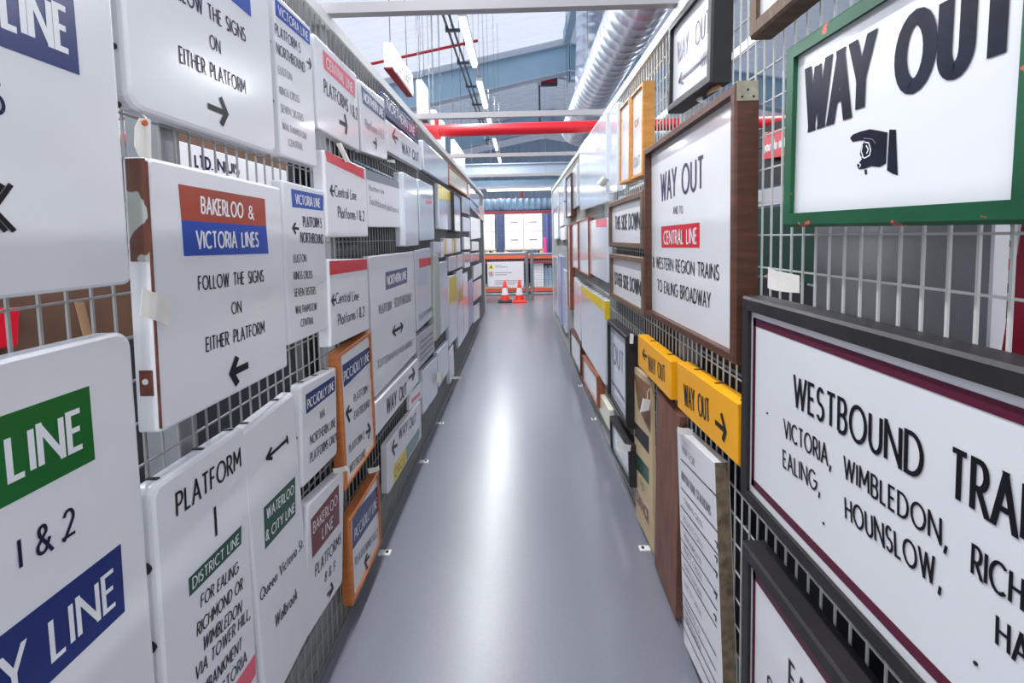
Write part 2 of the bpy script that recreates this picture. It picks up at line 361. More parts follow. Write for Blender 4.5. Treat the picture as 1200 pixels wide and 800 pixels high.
# ------------------------------------------------------------------ signs that hang on the mesh screens
XL, XR = -0.756, 0.645
def rounded(w_, h_, r, n=5):
    r = max(0.0005, min(r, w_*.3, h_*.3)); pts = []
    for cx, cz, a in ((w_/2-r, h_/2-r, 0), (-w_/2+r, h_/2-r, 90), (-w_/2+r, -h_/2+r, 180), (w_/2-r, -h_/2+r, 270)):
        for i in range(n+1): pts.append((cx+r*math.cos(R(a+90*i/n)), cz+r*math.sin(R(a+90*i/n))))
    return pts
class Sign:
    def __init__(s, name, label, group, side, quad, depth=.035, frame=None, bar=.022, recess=0.0, panel=None, radius=.012, edge=.006, gap=.006, base=None, cat='sign', fframe=None):
        s.side = side; sg = 1 if side == 'L' else -1
        X0 = (XL if side == 'L' else XR) if base is None else base
        s.Xb = X0+sg*gap; s.Xf = s.Xb+sg*depth; s.Xp = s.Xf-sg*recess
        tl, tr, br, bl = [on_x(u, v, s.Xf) for u, v in quad]
        e = Vector((0, sg, 0)); up = Vector((0, 0, 1))
        c = (tl+tr+br+bl)/4
        d = (tr-tl)+(br-bl); roll = math.atan2(d.z, d.dot(e))
        wd = ((tr-tl).length+(br-bl).length)/2; ht = ((tl-bl).length+(tr-br).length)/2
        # height measured square to the long edges
        ex = e*math.cos(roll)+up*math.sin(roll); ez = -e*math.sin(roll)+up*math.cos(roll)
        wd = ((tr-tl).dot(ex)+(br-bl).dot(ex))/2; ht = ((tl-bl).dot(ez)+(tr-br).dot(ez))/2
        s.w, s.h, s.ex, s.ez, s.depth = wd, ht, ex, ez, depth
        s.o = Vector((s.Xb, c.y, c.z)); s.cf = c
        s.root = empty(name, s.o, label, cat, group)
        # x = reading direction, y = into the screen, z = up
        M = Matrix.Identity(4); yv = ez.cross(ex)
        for i in range(3): M[i][0] = ex[i]; M[i][1] = yv[i]; M[i][2] = ez[i]
        s.root.rotation_euler = M.to_euler(); s.recess = recess
        pm = panel or ENAMEL
        s.ink = {}; s.n = 0; s.bar = bar if frame else 0
        if frame:
            b = bar
            mb = MB(); o_ = [(-wd/2, ht/2), (wd/2, ht/2), (wd/2, -ht/2), (-wd/2, -ht/2)]
            i_ = [(-wd/2+b, ht/2-b), (wd/2-b, ht/2-b), (wd/2-b, -ht/2+b), (-wd/2+b, -ht/2+b)]
            c_ = min(.006, b*.3)
            def rg(p, k): return [(x-math.copysign(k, x), z-math.copysign(k, z)) for x, z in p]
            rings = [[(x, 0, z) for x, z in o_], [(x, -depth+c_, z) for x, z in o_], [(x, -depth, z) for x, z in rg(o_, c_)],
                     [(x, -depth, z) for x, z in rg(i_, -c_*.6)], [(x, -depth+c_, z) for x, z in i_], [(x, 0, z) for x, z in i_]]
            for k in range(4):
                k2 = (k+1) % 4
                for q in range(5):
                    mb.add([rings[q][k], rings[q][k2], rings[q+1][k2], rings[q+1][k]], [(0, 1, 2, 3)])
                mb.add([rings[5][k], rings[5][k2], rings[0][k2], rings[0][k]], [(0, 1, 2, 3)])
            mb.build('frame', frame, s.root)
            pw, ph = wd-2*b+.004, ht-2*b+.004; t0 = max(.006, depth-recess-.012)
            MB().box((-pw/2, -(depth-recess), -ph/2), (pw/2, -(depth-recess)+.010, ph/2)).build('panel', pm, s.root)
        else:
            e_ = min(edge, depth*.4)
            P0 = rounded(wd, ht, radius); P1 = rounded(wd-2*e_, ht-2*e_, radius)
            P2 = rounded(wd-e_*.6, ht-e_*.6, radius); n = len(P0)
            R_ = [[(x, 0, z) for x, z in P0], [(x, -depth+e_, z) for x, z in P0], [(x, -depth+e_*.3, z) for x, z in P2], [(x, -depth, z) for x, z in P1]]
            mb = MB(); vs = sum(R_, [])
            mb.add(vs, [(k*n+i, k*n+(i+1) % n, (k+1)*n+(i+1) % n, (k+1)*n+i) for k in range(3) for i in range(n)])
            mb.add(R_[3], [tuple(range(n))]); mb.add(R_[0], [tuple(range(n-1, -1, -1))])
            mb.build('panel', pm, s.root)
    def loc(s, p):
        d = on_x(p[0], p[1], s.Xp)-s.o
        return d.dot(s.ex), d.dot(s.ez)
    def yl(s, lift): return -(s.depth-s.recess)-lift
    def band(s, quad, m, name='colour_band', label=None):
        s.n += 1
        P = [s.loc(p) for p in quad]
        lx = s.w/2-s.bar-.002; lz = s.h/2-s.bar-.002
        P = [(max(-lx, min(lx, x)), max(-lz, min(lz, z))) for x, z in P]
        o = MB().prism([(x, s.yl(.0008), z) for x, z in P], (0, .0006, 0)).build(name, m, s.root)
        if label: o['label'] = label
        return s
    def _mb(s, m): return s.ink.setdefault(m.name, [m, MB()])[1]
    def text(s, txt, p0, p1, cap, m=INK, wt=.105, gap=.27, space=.5):
        a = Vector(s.loc(p0)); b = Vector(s.loc(p1)); t = Vector(s.loc((p0[0], p0[1]-cap)))
        d = b-a; L = d.length; d.normalize(); nrm = Vector((-d.y, d.x)); H = (t-a).dot(nrm)
        st, W = layout(txt, gap, space); sw = wt*H
        if L < 2.5*H: L = d.x*L; d = Vector((1, 0)); nrm = Vector((0, 1))
        mb = MB(); k_ = 0
        for poly, xr in st:

            q = [(sw/2+(L-sw)*px/max(W, .01), sw/2+(H-sw)*pz) for px, pz in poly]
            if xr: xr = [sw/2+(L-sw)*v/max(W, .01) for v in xr]
            low = min(p[1] for p in q) < sw*.4
            for f in strip(q, sw, None if low else 0, None if low else H):
                if xr: f = [Vector((v.y, v.x)) for v in clip([Vector((v.y, v.x)) for v in f], xr[0]-sw/2, xr[1]+sw/2)]
                if len(f) < 3: continue
                k_ += 1; y = s.yl(.0012)-(k_ % 11)*.00003; f = [a+d*v.x+nrm*v.y for v in f]; mb.add([(v.x, y, v.y) for v in f], [tuple(range(len(f)))])
        if mb.f: mb.build('lettering', m, s.root)
        return s
    def line(s, pts, px, m=INK):
        """painted stroke through pixel points; px = stroke thickness as pixel height at the first point"""
        P = [Vector(s.loc(p)) for p in pts]
        wd = abs(s.loc((pts[0][0], pts[0][1]-px))[1]-P[0].y); mb = s._mb(m); y = s.yl(.0014)
        for f in strip(P, wd): y -= .00006; mb.add([(v.x, y, v.y) for v in f], [tuple(range(len(f)))])
        return s
    def poly(s, pts, m=INK, lift=.0009):
        y = s.yl(lift); s._mb(m).add([(x, y, z) for x, z in [s.loc(p) for p in pts]], [tuple(range(len(pts)))]); return s
    def arrow(s, tail, tip, head, px, m=INK):
        P = [Vector(s.loc(p)) for p in (tail, tip, *head)]; wd = abs(s.loc((tail[0], tail[1]-px))[1]-P[0].y); y = s.yl(.0014); mb = MB()
        back = (P[0]-P[1]).normalized()*wd*.5
        for q in ((P[0], P[1]+back), (P[2], P[1], P[3])):
            for f in strip(q, wd): y -= .00006; mb.add([(v.x, y, v.y) for v in f], [tuple(range(len(f)))])
        mb.build('arrow', m, s.root); return s
    def bolts(s, ys, r=.006):
        for v in ys:
            u0 = s.loc((s.edge_u(v), v)); z = u0[1]
            MB().tube((-s.w/2+.001, -s.depth*.45, z), (-s.w/2-.004, -s.depth*.45, z), r, 10).build('bolt', BOLT, s.root)
        return s
    def rivets(s, pts, r=.0028):
        for p in pts:
            x, z = s.loc(p); y = s.yl(0)
            MB().tube((x, y+.001, z), (x, y-.0018, z), r, 8).build('rivet', BOLT, s.root)
        return s
    def edge_u(s, v):
        p = s.cf-s.ex*s.w/2
        return pix(p)[0]
    def clips(s, fr):
        for f in fr:
            x = -s.w/2+s.w*f
            MB().box((x-.004, -s.depth*.6, s.h/2-.001), (x+.004, .002, s.h/2+.0025)).build('cable_tie', CLIP, s.root)
        return s
    def done(s):
        for k, (m, mb) in s.ink.items():
            if mb.f: mb.build('painted_mark', m, s.root)
        return s
def pix(P):
    p = cam_rot.transposed() @ (Vector(P)-Vector((0, 0, EYE)))
    return PPX+F*p.x/-p.z, PPY-F*p.y/-p.z

# ------------------------------------------------------------------ the setting
def structure(o): o['kind'] = 'structure'; return o
structure(MB().box((-14, -5, -0.1), (14, 20.2, 0)).build('floor', FLOORMAT))
RIDGE_X, RIDGE_Z, SLOPE = 1.15, 5.92, 0.19
def roof_z(x): return RIDGE_Z-SLOPE*abs(x-RIDGE_X)
def roof_sheet(xa, xb, ya, yb):
    prof = []; y = ya
    while y < yb-.01:
        prof += [(y, 0), (y+.20, 0), (y+.225, .035), (y+.275, .035)]; y += .30
    prof.append((y, 0)); n = len(prof)
    vs = [(xa, py, roof_z(xa)+dz) for py, dz in prof]+[(xb, py, roof_z(xb)+dz) for py, dz in prof]
    return MB().add(vs, [(i, i+1, n+i+1, n+i) for i in range(n-1)])
ce = structure(roof_sheet(RIDGE_X, 14, -5, 20.2).build('ceiling', CEILSOLID))
roof_sheet(-14, RIDGE_X, 10, 20.2).build('liner_sheet', CEILSOLID, ce)
roof_sheet(-14, RIDGE_X, -5, 10).build('translucent_sheet', CEILMAT, ce)  # translucency added to brighten this slope
mb = MB(); prof = []; x = -14.0
while x < 14:
    prof += [(x, 0), (x+.2, 0), (x+.23, -.03), (x+.27, -.03)]; x += .3
n = len(prof)
mb.add([(px_, 20+d, 0) for px_, d in prof]+[(px_, 20+d, roof_z(px_)) for px_, d in prof], [(i, i+1, n+i+1, n+i) for i in range(n-1)])
structure(mb.build('wall_back', WALLMAT))
for nm, X in (('wall_left', -9.0), ('wall_right', 10.0)):
    mb = MB(); prof = []; yy = -5.0
    while yy < 20: prof += [(yy, 0), (yy+.2, 0), (yy+.23, -.03), (yy+.27, -.03)]; yy += .3
    n = len(prof); q_ = 1 if X < 0 else -1
    mb.add([(X-q_*d, py, 0) for py, d in prof]+[(X-q_*d, py, roof_z(X)) for py, d in prof], [(i, i+1, n+i+1, n+i) for i in range(n-1)])
    structure(mb.build(nm, WALLMAT))
# pitched steel frames carrying the roof
for k, fy in enumerate((0.0, 5.0, 10.0, 15.0)):
    web = MB(); fl = MB()
    for s_, xa in ((-1, -12.0), (1, 12.0)):
        zt = lambda x_: roof_z(x_)-.16
        zb = lambda x_: roof_z(x_)-.16-.58-.012*abs(x_-RIDGE_X)
        P = [(xa, fy, zb(xa)), (RIDGE_X, fy, zb(RIDGE_X)), (RIDGE_X, fy, zt(RIDGE_X)), (xa, fy, zt(xa))]
        web.prism(P, (0, .03, 0))
        for g in (zb, zt):
            fl.prism([(xa, fy-.11, g(xa)-.015), (RIDGE_X, fy-.11, g(RIDGE_X)-.015), (RIDGE_X, fy-.11, g(RIDGE_X)+.015), (xa, fy-.11, g(xa)+.015)], (0, .25, 0))
        web.box((RIDGE_X+s_*.02-.01, fy-.1, zb(RIDGE_X)-.2), (RIDGE_X+s_*.02+.01, fy+.13, zt(RIDGE_X)))
    t = structure(web.build('trim_%d' % (k+1), STEELBLUE)); fl.build('flange', STEELLIGHT, t)
t = structure(MB().box((RIDGE_X-.16, -4.8, RIDGE_Z-.30), (RIDGE_X-.02, 9.6, RIDGE_Z-.05)).build('trim_5', STEELBLUE))
mb = MB()
for zc in (3.22, 3.52): mb.box((-7, 12.0-.1, zc), (7, 12.1, zc+.03))
mb.box((-7, 11.99, 3.22), (7, 12.02, 3.55))
structure(mb.build('trim_6', STEELLIGHT))
structure(MB().box((-7, 12.4, 2.98), (7, 12.46, 3.16)).build('trim_7', STEELBLUE))
structure(MB().box((-7, 14.6, 2.62), (7, 14.72, 2.86)).box((.05, 14.4, 2.6), (.14, 14.5, 3.3)).build('trim_8', DARKRED))
# slim braces under the roof
structure(MB().box((-3.4, 12.93, 2.27), (3.4, 13.02, 2.34)).build('trim_11', DARKRED))
structure(MB().tube(on_y(652, 90, 11.2), on_y(684, 98, 11.2), .035, 8).build('trim_9', STEELLIGHT))
structure(MB().tube(on_y(622, 137, 14.2), on_y(676, 128, 14.2), .04, 8).build('trim_10', STEELLIGHT))

# ------------------------------------------------------------------ hanging mesh screens
def mesh_screen(name, label, X, sg, y0, y1, posts, brackets, top=2.495, back=True, kick=.28, step=.0431, vstep=.0862, wire=None):
    root = empty(name, (X, (y0+y1)/2, 0), label, 'mesh screen', 'mesh screens either side of the aisle')
    O = root.location
    def q(x, y, z): return (x-O.x, y-O.y, z)
    for off in ((0, -.09) if back else (0,)):
        mb = MB(); r = .0020; n = int((y1-y0)/step); xx = X+sg*off
        for i in range(n+1):
            yy = y0+i*step
            mb.box(q(xx-r, yy-r, .03), q(xx+r, yy+r, top-.02))
        for i in range(int((top-.06)/vstep)+1):
            zz = .04+i*vstep
            mb.box(q(xx-r-sg*.003, y0, zz-r), q(xx+r-sg*.003, y1, zz+r))
        mb.build('wire_mesh', wire or WIREMAT, root)
    MB().box(q(X-sg*.10, y0-.02, top-.045), q(X+sg*.012, y1+.02, top)).build('top_rail', RAILMAT, root)
    MB().box(q(X-sg*.10, y0-.02, .0), q(X+sg*.008, y1+.02, .035)).build('bottom_rail', GALV, root)
    if kick: MB().box(q(X-sg*.010, y0, .035), q(X-sg*.016, y1, kick)).build('kick_plate', DUSTY, root)
    for yy in posts:
        MB().box(q(X-sg*.085, yy-.028, .035), q(X-sg*.012, yy+.028, top-.045)).build('upright', GALV, root)
    MB().box(q(X-sg*.09, y1-.02, .035), q(X+sg*.01, y1+.02, top-.045)).build('upright', RAILMAT, root)
    for (bx, by) in brackets:
        b = MB().box(q(bx-sg*.045, by-.018, 0), q(bx+sg*.03, by+.018, .006)).build('floor_bracket', RAILMAT, root)
        MB().tube(q(bx+sg*.012, by, .006), q(bx+sg*.012, by, .011), .008, 8).build('bolt', BOLT, b)
    return root
BL_ = [on_z(u, v, 0) for u, v in ((451, 648), (497, 541), (516, 496), (534, 443), (546, 409))]
BR_ = [on_z(u, v, 0) for u, v in ((756, 643), (697, 491), (683, 452))]
BL_ = [(max(p.x, XL+.02), p.y) for p in BL_]; BR_ = [(min(p.x, XR-.02), p.y) for p in BR_]
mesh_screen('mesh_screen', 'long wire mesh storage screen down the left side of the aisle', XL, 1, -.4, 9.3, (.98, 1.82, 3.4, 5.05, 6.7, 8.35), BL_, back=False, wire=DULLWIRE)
mesh_screen('mesh_screen', 'long wire mesh storage screen down the right side of the aisle', XR, -1, -.4, 8.7, (.42, 1.82, 3.4, 5.05, 6.7), BR_, kick=.1, back=False)
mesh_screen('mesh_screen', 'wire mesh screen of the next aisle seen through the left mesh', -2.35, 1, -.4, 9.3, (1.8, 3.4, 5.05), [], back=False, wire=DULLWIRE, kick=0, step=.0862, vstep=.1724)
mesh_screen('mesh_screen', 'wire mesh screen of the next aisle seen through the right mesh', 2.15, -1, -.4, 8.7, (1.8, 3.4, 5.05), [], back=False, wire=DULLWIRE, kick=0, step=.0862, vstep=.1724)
for k, yy in enumerate((1.82, 3.4, 5.05, 6.7, 8.35)):
    o = MB().box((XL-.10, yy-.02, 2.4955), (XR+.10, yy+.02, 2.5355)).build('cross_beam', BEAMMAT)
    tag(o, ('nearest square grey beam bridging the two mesh screens overhead', 'square grey beam over the aisle just before the fat red pipe', 'square grey beam over the aisle just beyond the fat red pipe',
            'fourth square grey beam over the aisle counting from the nearest', 'farthest square grey beam over the aisle at the far end of the screens')[k], 'beam', 'beams over the aisle')

# boards of the next aisles; large dark ones added to darken the gaps
def board(name, label, X, sg, u0, v0, u1, v1, m, th=.03, group=None):
    a = on_x(u0, v0, X); b = on_x(u1, v1, X)
    o = MB().box((0, min(a.y, b.y)-(a.y+b.y)/2, min(a.z, b.z)-(a.z+b.z)/2), (-sg*th, max(a.y, b.y)-(a.y+b.y)/2, max(a.z, b.z)-(a.z+b.z)/2)).build(name, m)
    o.location = (X, (a.y+b.y)/2, (a.z+b.z)/2)
    return tag(o, label, 'board', group or 'boards on the screens of the next aisles')
def yzboard(name, label, X, sg, y0, y1, z0, z1, m, th=.03):
    o = MB().box((0, (y0-y1)/2, (z0-z1)/2), (-sg*th, (y1-y0)/2, (z1-z0)/2)).build(name, m); o.location = (X, (y0+y1)/2, (z0+z1)/2)
    return tag(o, label, 'board', 'boards on the screens of the next aisles')
LX, RX = -2.345+.06, 2.145-.06
yzboard('wooden_board', 'brown wooden board behind the left mesh, above the green LINE sign', LX, 1, .9, 2.85, 1.06, 1.50, DIM)
yzboard('dark_board', 'added charcoal board behind the left mesh under the brown wooden board', LX, 1, .9, 2.85, .10, 1.04, DARKBOARD)
yzboard('dark_board', 'added dark brown board behind the left mesh over the brown wooden board', LX, 1, .9, 2.85, 1.52, 2.10, DARKBOARD)
yzboard('dark_board', 'dark board high behind the left mesh above the blue lettered board', LX, 1, 2.9, 5.9, 2.28, 2.46, DIM)
yzboard('dark_board', 'added charcoal board behind the left mesh below the two Bakerloo lines sign', LX, 1, 2.9, 5.2, .10, 1.75, DARKBOARD)
yzboard('dark_board', 'added dark board behind the left mesh behind the two Piccadilly signs', LX, 1, 5.25, 7.0, .10, 2.2, DARKBOARD)
yzboard('dark_board', 'added dark board behind the left mesh at the row of red topped signs', LX, 1, 7.05, 9.2, .10, 2.4, DIM)
yzboard('dark_board', 'charcoal shelf board behind the right mesh above the red notice', RX, -1, 2.75, 4.6, 2.32, 2.48, DARKBOARD)
yzboard('dark_board', 'charcoal board behind the right mesh beside the red notice', RX, -1, 2.75, 5.2, 1.98, 2.30, DARKBOARD)
yzboard('white_board', 'pale board behind the right mesh below the red notice', RX, -1, 3.0, 4.6, 1.82, 1.96, DIMWHITE)
yzboard('green_board', 'bottle green board behind the right mesh beside the tall wooden frame', RX, -1, 2.75, 5.2, 1.22, 1.80, BOTTLEGREEN)
yzboard('dark_board', 'added charcoal board low behind the right mesh behind the yellow signs', RX, -1, 2.3, 5.2, .10, 1.2, DARKBOARD)
yzboard('dark_board', 'added charcoal board behind the right mesh at the station list board', RX, -1, .4, 2.25, .10, 1.6, DARKBOARD)
yzboard('dark_board', 'added dark brown board behind the right mesh at the small framed notices', RX, -1, 5.25, 8.6, .10, 2.4, DIM)
# dark backs of the signs that hang on the other face of the two screens
def sign_back(side, y0, y1, z0, z1, m):
    sg = 1 if side == 'L' else -1; X = (XL if side == 'L' else XR)-sg*.118
    o = MB().box((0, -(y1-y0)/2, -(z1-z0)/2), (-sg*.02, (y1-y0)/2, (z1-z0)/2)).box((-sg*.02, -(y1-y0)/2+.03, -(z1-z0)/2+.03), (-sg*.03, (y1-y0)/2-.03, (z1-z0)/2-.03)).build('sign_back', m)
    o.location = (X, (y0+y1)/2, (z0+z1)/2)
    tag(o, 'dark back of a sign hung on the far face of the %s mesh screen' % ('left' if side == 'L' else 'right'), 'sign back', 'backs of signs on the far face of the %s screen' % ('left' if side == 'L' else 'right'))
rb = random.Random(3); TONES = (DARKBOARD, DIM, DARKBOARD, mat('dull_grey_back', (92, 92, 92), .6, vary=.2))
for side, y0_, ye, tops in (('L', 1.72, 9.2, (2.43, 2.43)), ('R', 1.50, 8.6, (1.74, 2.40))):
    y_ = y0_
    while y_ < ye-.3:
        ln = min(rb.uniform(.55, 1.0), ye-y_); zt = tops[0] if y_ < 3.3 else tops[1]; zz = .06
        while zz < zt-.2:
            hh_ = min(rb.uniform(.5, .85), zt-zz)
            if zt-zz-hh_ < .25: hh_ = zt-zz
            if not (side == 'L' and y_ < 2.2 and zz > 1.6): sign_back(side, y_, y_+ln-.02, zz, zz+hh_-.02, rb.choice(TONES))
            zz += hh_
        y_ += ln
for a_, b_, t_ in ((.30, .88, 1.12), (.90, 1.48, 1.12)): sign_back('R', a_, b_, .06, t_, DARKBOARD)  # added dark backing that hides the bright floor in the low gaps
for a_, b_, t_ in ((.30, .94, .60), (1.02, 1.70, 1.02)): sign_back('L', a_, b_, .06, t_, DARKBOARD)  # likewise added low on the left to keep the gaps dark
def far_sign(name, label, side, X, quad, **k):
    return Sign(name, label, 'boards on the screens of the next aisles', side, quad, base=X, **k)
s = far_sign('enamel_sign', 'white board with blue capitals seen through the left mesh below the top row', 'L', -2.27, [(205, 163), (345, 203), (345, 236), (205, 215)], depth=.03)
s.text('LTD.', (228, 196), (250, 200), 16, NAVYINK, .2); s.text('NIUIS', (255, 201), (281, 206), 15, NAVYINK, .2); s.done()
s = far_sign('red_notice', 'small red notice with white words behind the right mesh by the green frame', 'R', 2.06, [(893, 157), (936, 143), (936, 181), (893, 187)], depth=.02, panel=RED)
s.text('you do not', (895, 179), (921, 172), 13, WHITEINK, .16); s.done()
s = far_sign('red_notice', 'red notice behind the left mesh at the left edge of the photo', 'L', -2.27, [(-60, 360), (22, 362), (23, 404), (-60, 418)], depth=.02, panel=RED)
s.done()
# on the back face of the right screen
BX = XR+.15
p0 = on_x(962, 120, BX); p1 = on_x(1164, 406, BX)
sh = empty('steel_sheet', (BX, (p0.y+p1.y)/2, (p0.z+p1.z)/2), 'grey steel sheet with white lip behind the right mesh below the green frame', 'sheet', 'things on the back of the right screen')
hy, hz = abs(p0.y-p1.y)/2, .36
MB().box((0, -hy, -hz), (.012, hy, hz)).build('sheet', GREYBOARD, sh)
MB().box((-.012, -hy-.006, -hz), (.012, -hy, hz)).box((-.012, -hy, -hz), (0, hy, -hz+.02)).build('lip', WHITESTEEL, sh)
s = Sign('enamel_sign', 'white sign with big black letters deep behind the right mesh at the photo edge', 'things on the back of the right screen', 'R', [(1120, 230), (1280, 190), (1280, 470), (1120, 410)], depth=.02, base=BX+.2)
s.text('C', (1168, 290), (1190, 290), 32, INK, .2).band([(1150, 303), (1200, 303), (1200, 317), (1150, 316)], RED).band([(1150, 331), (1200, 333), (1200, 344), (1150, 341)], NAVY)
s.text('IA', (1168, 379), (1190, 382), 28, INK, .16).done()
s = Sign('red_sign', 'dark red enamel sign hanging behind the right mesh at the right photo edge', 'things on the back of the right screen', 'R', [(1183, 262), (1330, 190), (1330, 540), (1182, 412)], depth=.03, base=BX, panel=mat('crimson_enamel', (168, 26, 58), 0.35, vary=0.15, scale=9)).done()

# ------------------------------------------------------------------ signs on the left screen
GLF = 'signs hung on the left mesh screen'
def L(name, label, quad, **k): return Sign(name, label, GLF, 'L', quad, **k)
s = L('enamel_sign', 'huge white sign with blue LINE band at the top left corner of the photo', [(-300, -632), (122, -210), (150, 333), (-300, 387)])
s.band([(-250, -187), (85, -8), (93, 88), (-250, -38)], NAVY).text('LINE', (0, 32), (83, 65), 62, WHITEINK, .125)
s.text('5', (-12, 133), (6, 135), 40, NAVYINK).line([(12, 216), (-9, 245), (16, 271)], 6, INK).line([(2, 216), (-19, 245), (6, 271)], 6, INK).done()
s = L('enamel_sign', 'huge white sign with green LINE band and blue band at lower left', [(-300, 494), (156, 385), (198, 1037), (-300, 1959)], radius=.03)
s.band([(-200, 557), (104, 452), (111, 538), (-200, 701)], GREEN).text('LINE', (8, 568), (99, 524), 58, WHITEINK, .125)
s.text('1 & 2', (22, 668), (89, 624), 38, NAVYINK)
s.band([(-200, 899), (141, 637), (146, 716), (-200, 1044)], NAVY).text('Y LINE', (1, 831), (137, 707), 60, WHITEINK, .108, space=.6).done()
s = L('enamel_sign', 'wide white sign reading EITHER PLATFORM with right arrow in the top row', [(133, -236), (317, -38), (322, 182), (143, 122)], radius=.03, edge=.01)
s.band([(180, -110), (291, -36), (294, 20), (190, -70)], BLUE)
s.text('FOLLOW THE SIGNS', (190, -12), (288, 50), 21, NAVYINK, space=.7).text('ON', (245.5, 56), (258.5, 62), 17, NAVYINK)
s.text('EITHER PLATFORM', (210, 73.5), (288, 111), 20, NAVYINK, space=.7).arrow((243, 124), (265, 133), ((257.5, 114), (259, 146)), 7, INK).bolts((50, 118)).done()
s = L('enamel_sign', 'narrow white VICTORIA LINE sign with right arrow in the top row', [(320, -11), (363, 31), (373, 197), (330, 183)], radius=.01)
s.band([(322, -2), (362.5, 36), (363, 53), (323, 18)], BLUE).text('VICTORIA LINE', (326, 17), (361, 48), 11, WHITEINK)
s.text('PLATFORM 5', (322.5, 40), (352, 63), 13, NAVYINK).text('NORTHBOUND', (324, 62.5), (357.5, 86), 13, NAVYINK).arrow((359, 72), (364, 76), ((362, 68), (362.5, 81)), 2.5, INK)
s.text('EUSTON', (326, 86), (342, 95), 9.5, GREYINK).text('KINGS CROSS', (327.5, 110), (351, 121), 9.5, GREYINK).text('SEVEN SISTERS', (329, 131), (355.5, 143), 9.5, GREYINK)
s.text('WALTHAMSTOW', (331, 151), (359, 164), 8.5, GREYINK).text('CENTRAL', (338, 171), (355, 176), 8.5, GREYINK).bolts((50, 117), r=.005).done()
s = L('enamel_sign', 'white sign with faded red CENTRAL LINE band in the top row', [(368, 39), (418, 88), (422, 177), (372, 150)], radius=.01)
s.band([(378, 58), (415.5, 95), (416, 115), (379.5, 80)], PINK).text('CENTRAL LINE', (382, 79), (413, 109), 13, WHITEINK)
s.text('PLATFORMS', (379.5, 109), (408, 132), 17, INK).text('1 & 2', (411, 135), (419, 141), 14, INK).arrow((397.5, 142.5), (406, 147), ((403.5, 134), (405, 157)), 5, INK).bolts((92,), r=.005).done()
s = L('enamel_sign', 'white NORTHERN LINE platform sign with dark band in the top row', [(419.5, 92), (452, 118), (453, 187), (425, 178)], radius=.01)
s.band([(423, 100), (450.5, 127.5), (450.5, 142), (425, 121)], SLATE).text('NORTHERN LINE', (426, 118), (449, 138), 11, WHITEINK, .16)
s.text('Platforms 1 & 2', (428, 150), (450, 163), 11, GREYINK, .106).arrow((437, 166), (441, 169), ((440, 161), (440.5, 175)), 3, INK).done()
s = L('enamel_sign', 'slate blue NORTHERN sign tucked along the top rail', [(447, 107), (489, 147), (489, 167), (450, 131)], panel=SLATE, depth=.025)
s.text('NORTHERN LINE', (453, 128), (486, 160), 13, WHITEINK, .16).done()
s = L('enamel_sign', 'white WAY OUT sign with small left arrow near the top of the left screen', [(453.5, 139), (493.5, 173), (495, 199), (454.5, 178)])
s.arrow((466, 163), (460, 159), ((463, 152), (464, 168)), 3, MAROON).text('WAY OUT', (471, 179), (491, 191), 13, NAVYINK, .16).done()
s = L('enamel_sign', 'long plain white sign along the top right of the left screen', [(496, 164.5), (525, 190.5), (525.5, 217.5), (496.5, 198)], panel=ENAMEL_BLUELIT)
s.done()
s = L('framed_sign', 'sign tinted cream for yellowish light in a thin wooden frame at the top of the left screen', [(526, 191.5), (548.5, 214.5), (548.5, 229), (526.5, 217.5)], frame=ORANGEWOOD, bar=.015, recess=.01, panel=CREAM).done()  # cream stands in for yellowish light on the sign
s = L('enamel_sign', 'small white sign at the top far end of the left screen', [(549.5, 216), (562, 231), (562, 243), (550, 231)], panel=ENAMEL_BLUELIT).done()
# second row
s = L('enamel_sign', 'white BAKERLOO & VICTORIA LINES sign with rusty left edge', [(170, 184.5), (328, 218), (339, 430), (191, 505)], radius=.008, edge=.008, depth=.045)
s.band([(208.7, 215.5), (310, 233), (311.7, 265), (212.5, 258)], BROWNRED).band([(212.5, 258), (311.7, 265), (314.5, 297), (215.5, 300)], BLUE)
s.text('BAKERLOO', (235, 250.5), (285, 256), 21, WHITEINK, .125).text('&', (290.5, 256.5), (297, 257), 16, WHITEINK, .125)
s.text('VICTORIA LINES', (230, 292), (303, 289.5), 22, WHITEINK, .125, space=.8)
s.text('FOLLOW THE SIGNS', (232, 341), (309, 330), 18, INK, space=.8).text('ON', (271, 369), (283, 367), 15, INK).text('EITHER PLATFORM', (241, 413), (310, 390), 18, INK, space=.8)
s.arrow((290.5, 427.5), (271, 437), ((277.5, 418), (278, 450)), 8, INK)
RUSTSIDE = mat('rust_stained_edge', (176, 180, 174), .5, vary=.1, spots=(104, 60, 46), spot_level=.52, spot_scale=9)
o = MB().box((-s.w/2-.0012, -.042, s.h/2-.20), (-s.w/2, -.004, s.h/2-.004)).build('rusted_edge', RUSTSIDE, s.root); o['label'] = 'rust blotched top of the folded edge'
o = MB().box((-s.w/2-.0012, -.0458, -s.h/2+.01), (-s.w/2+.0015, -.0415, s.h/2-.01)).build('rusted_edge', RUST, s.root); o['label'] = 'thin brown rust line along the fold'
o = MB().box((-s.w/2-.0016, -.034, -s.h/2+.075), (-s.w/2, -.008, -s.h/2+.125)).build('rusted_lug', RUST, s.root)
MB().tube((-s.w/2-.0016, -.02, -s.h/2+.103), (-s.w/2-.003, -.02, -s.h/2+.103), .006, 10).build('bolt', RAILMAT, o)
s.done()
s = L('enamel_sign', 'narrow white VICTORIA LINE sign with left arrow in the middle row', [(330, 212.5), (379, 221), (386, 386), (340, 402)], radius=.006)
s.band([(341, 221), (378.5, 229), (378.5, 247), (342.5, 242.5)], BLUE).text('VICTORIA LINE', (346, 239), (375, 243.5), 12, WHITEINK, .125)
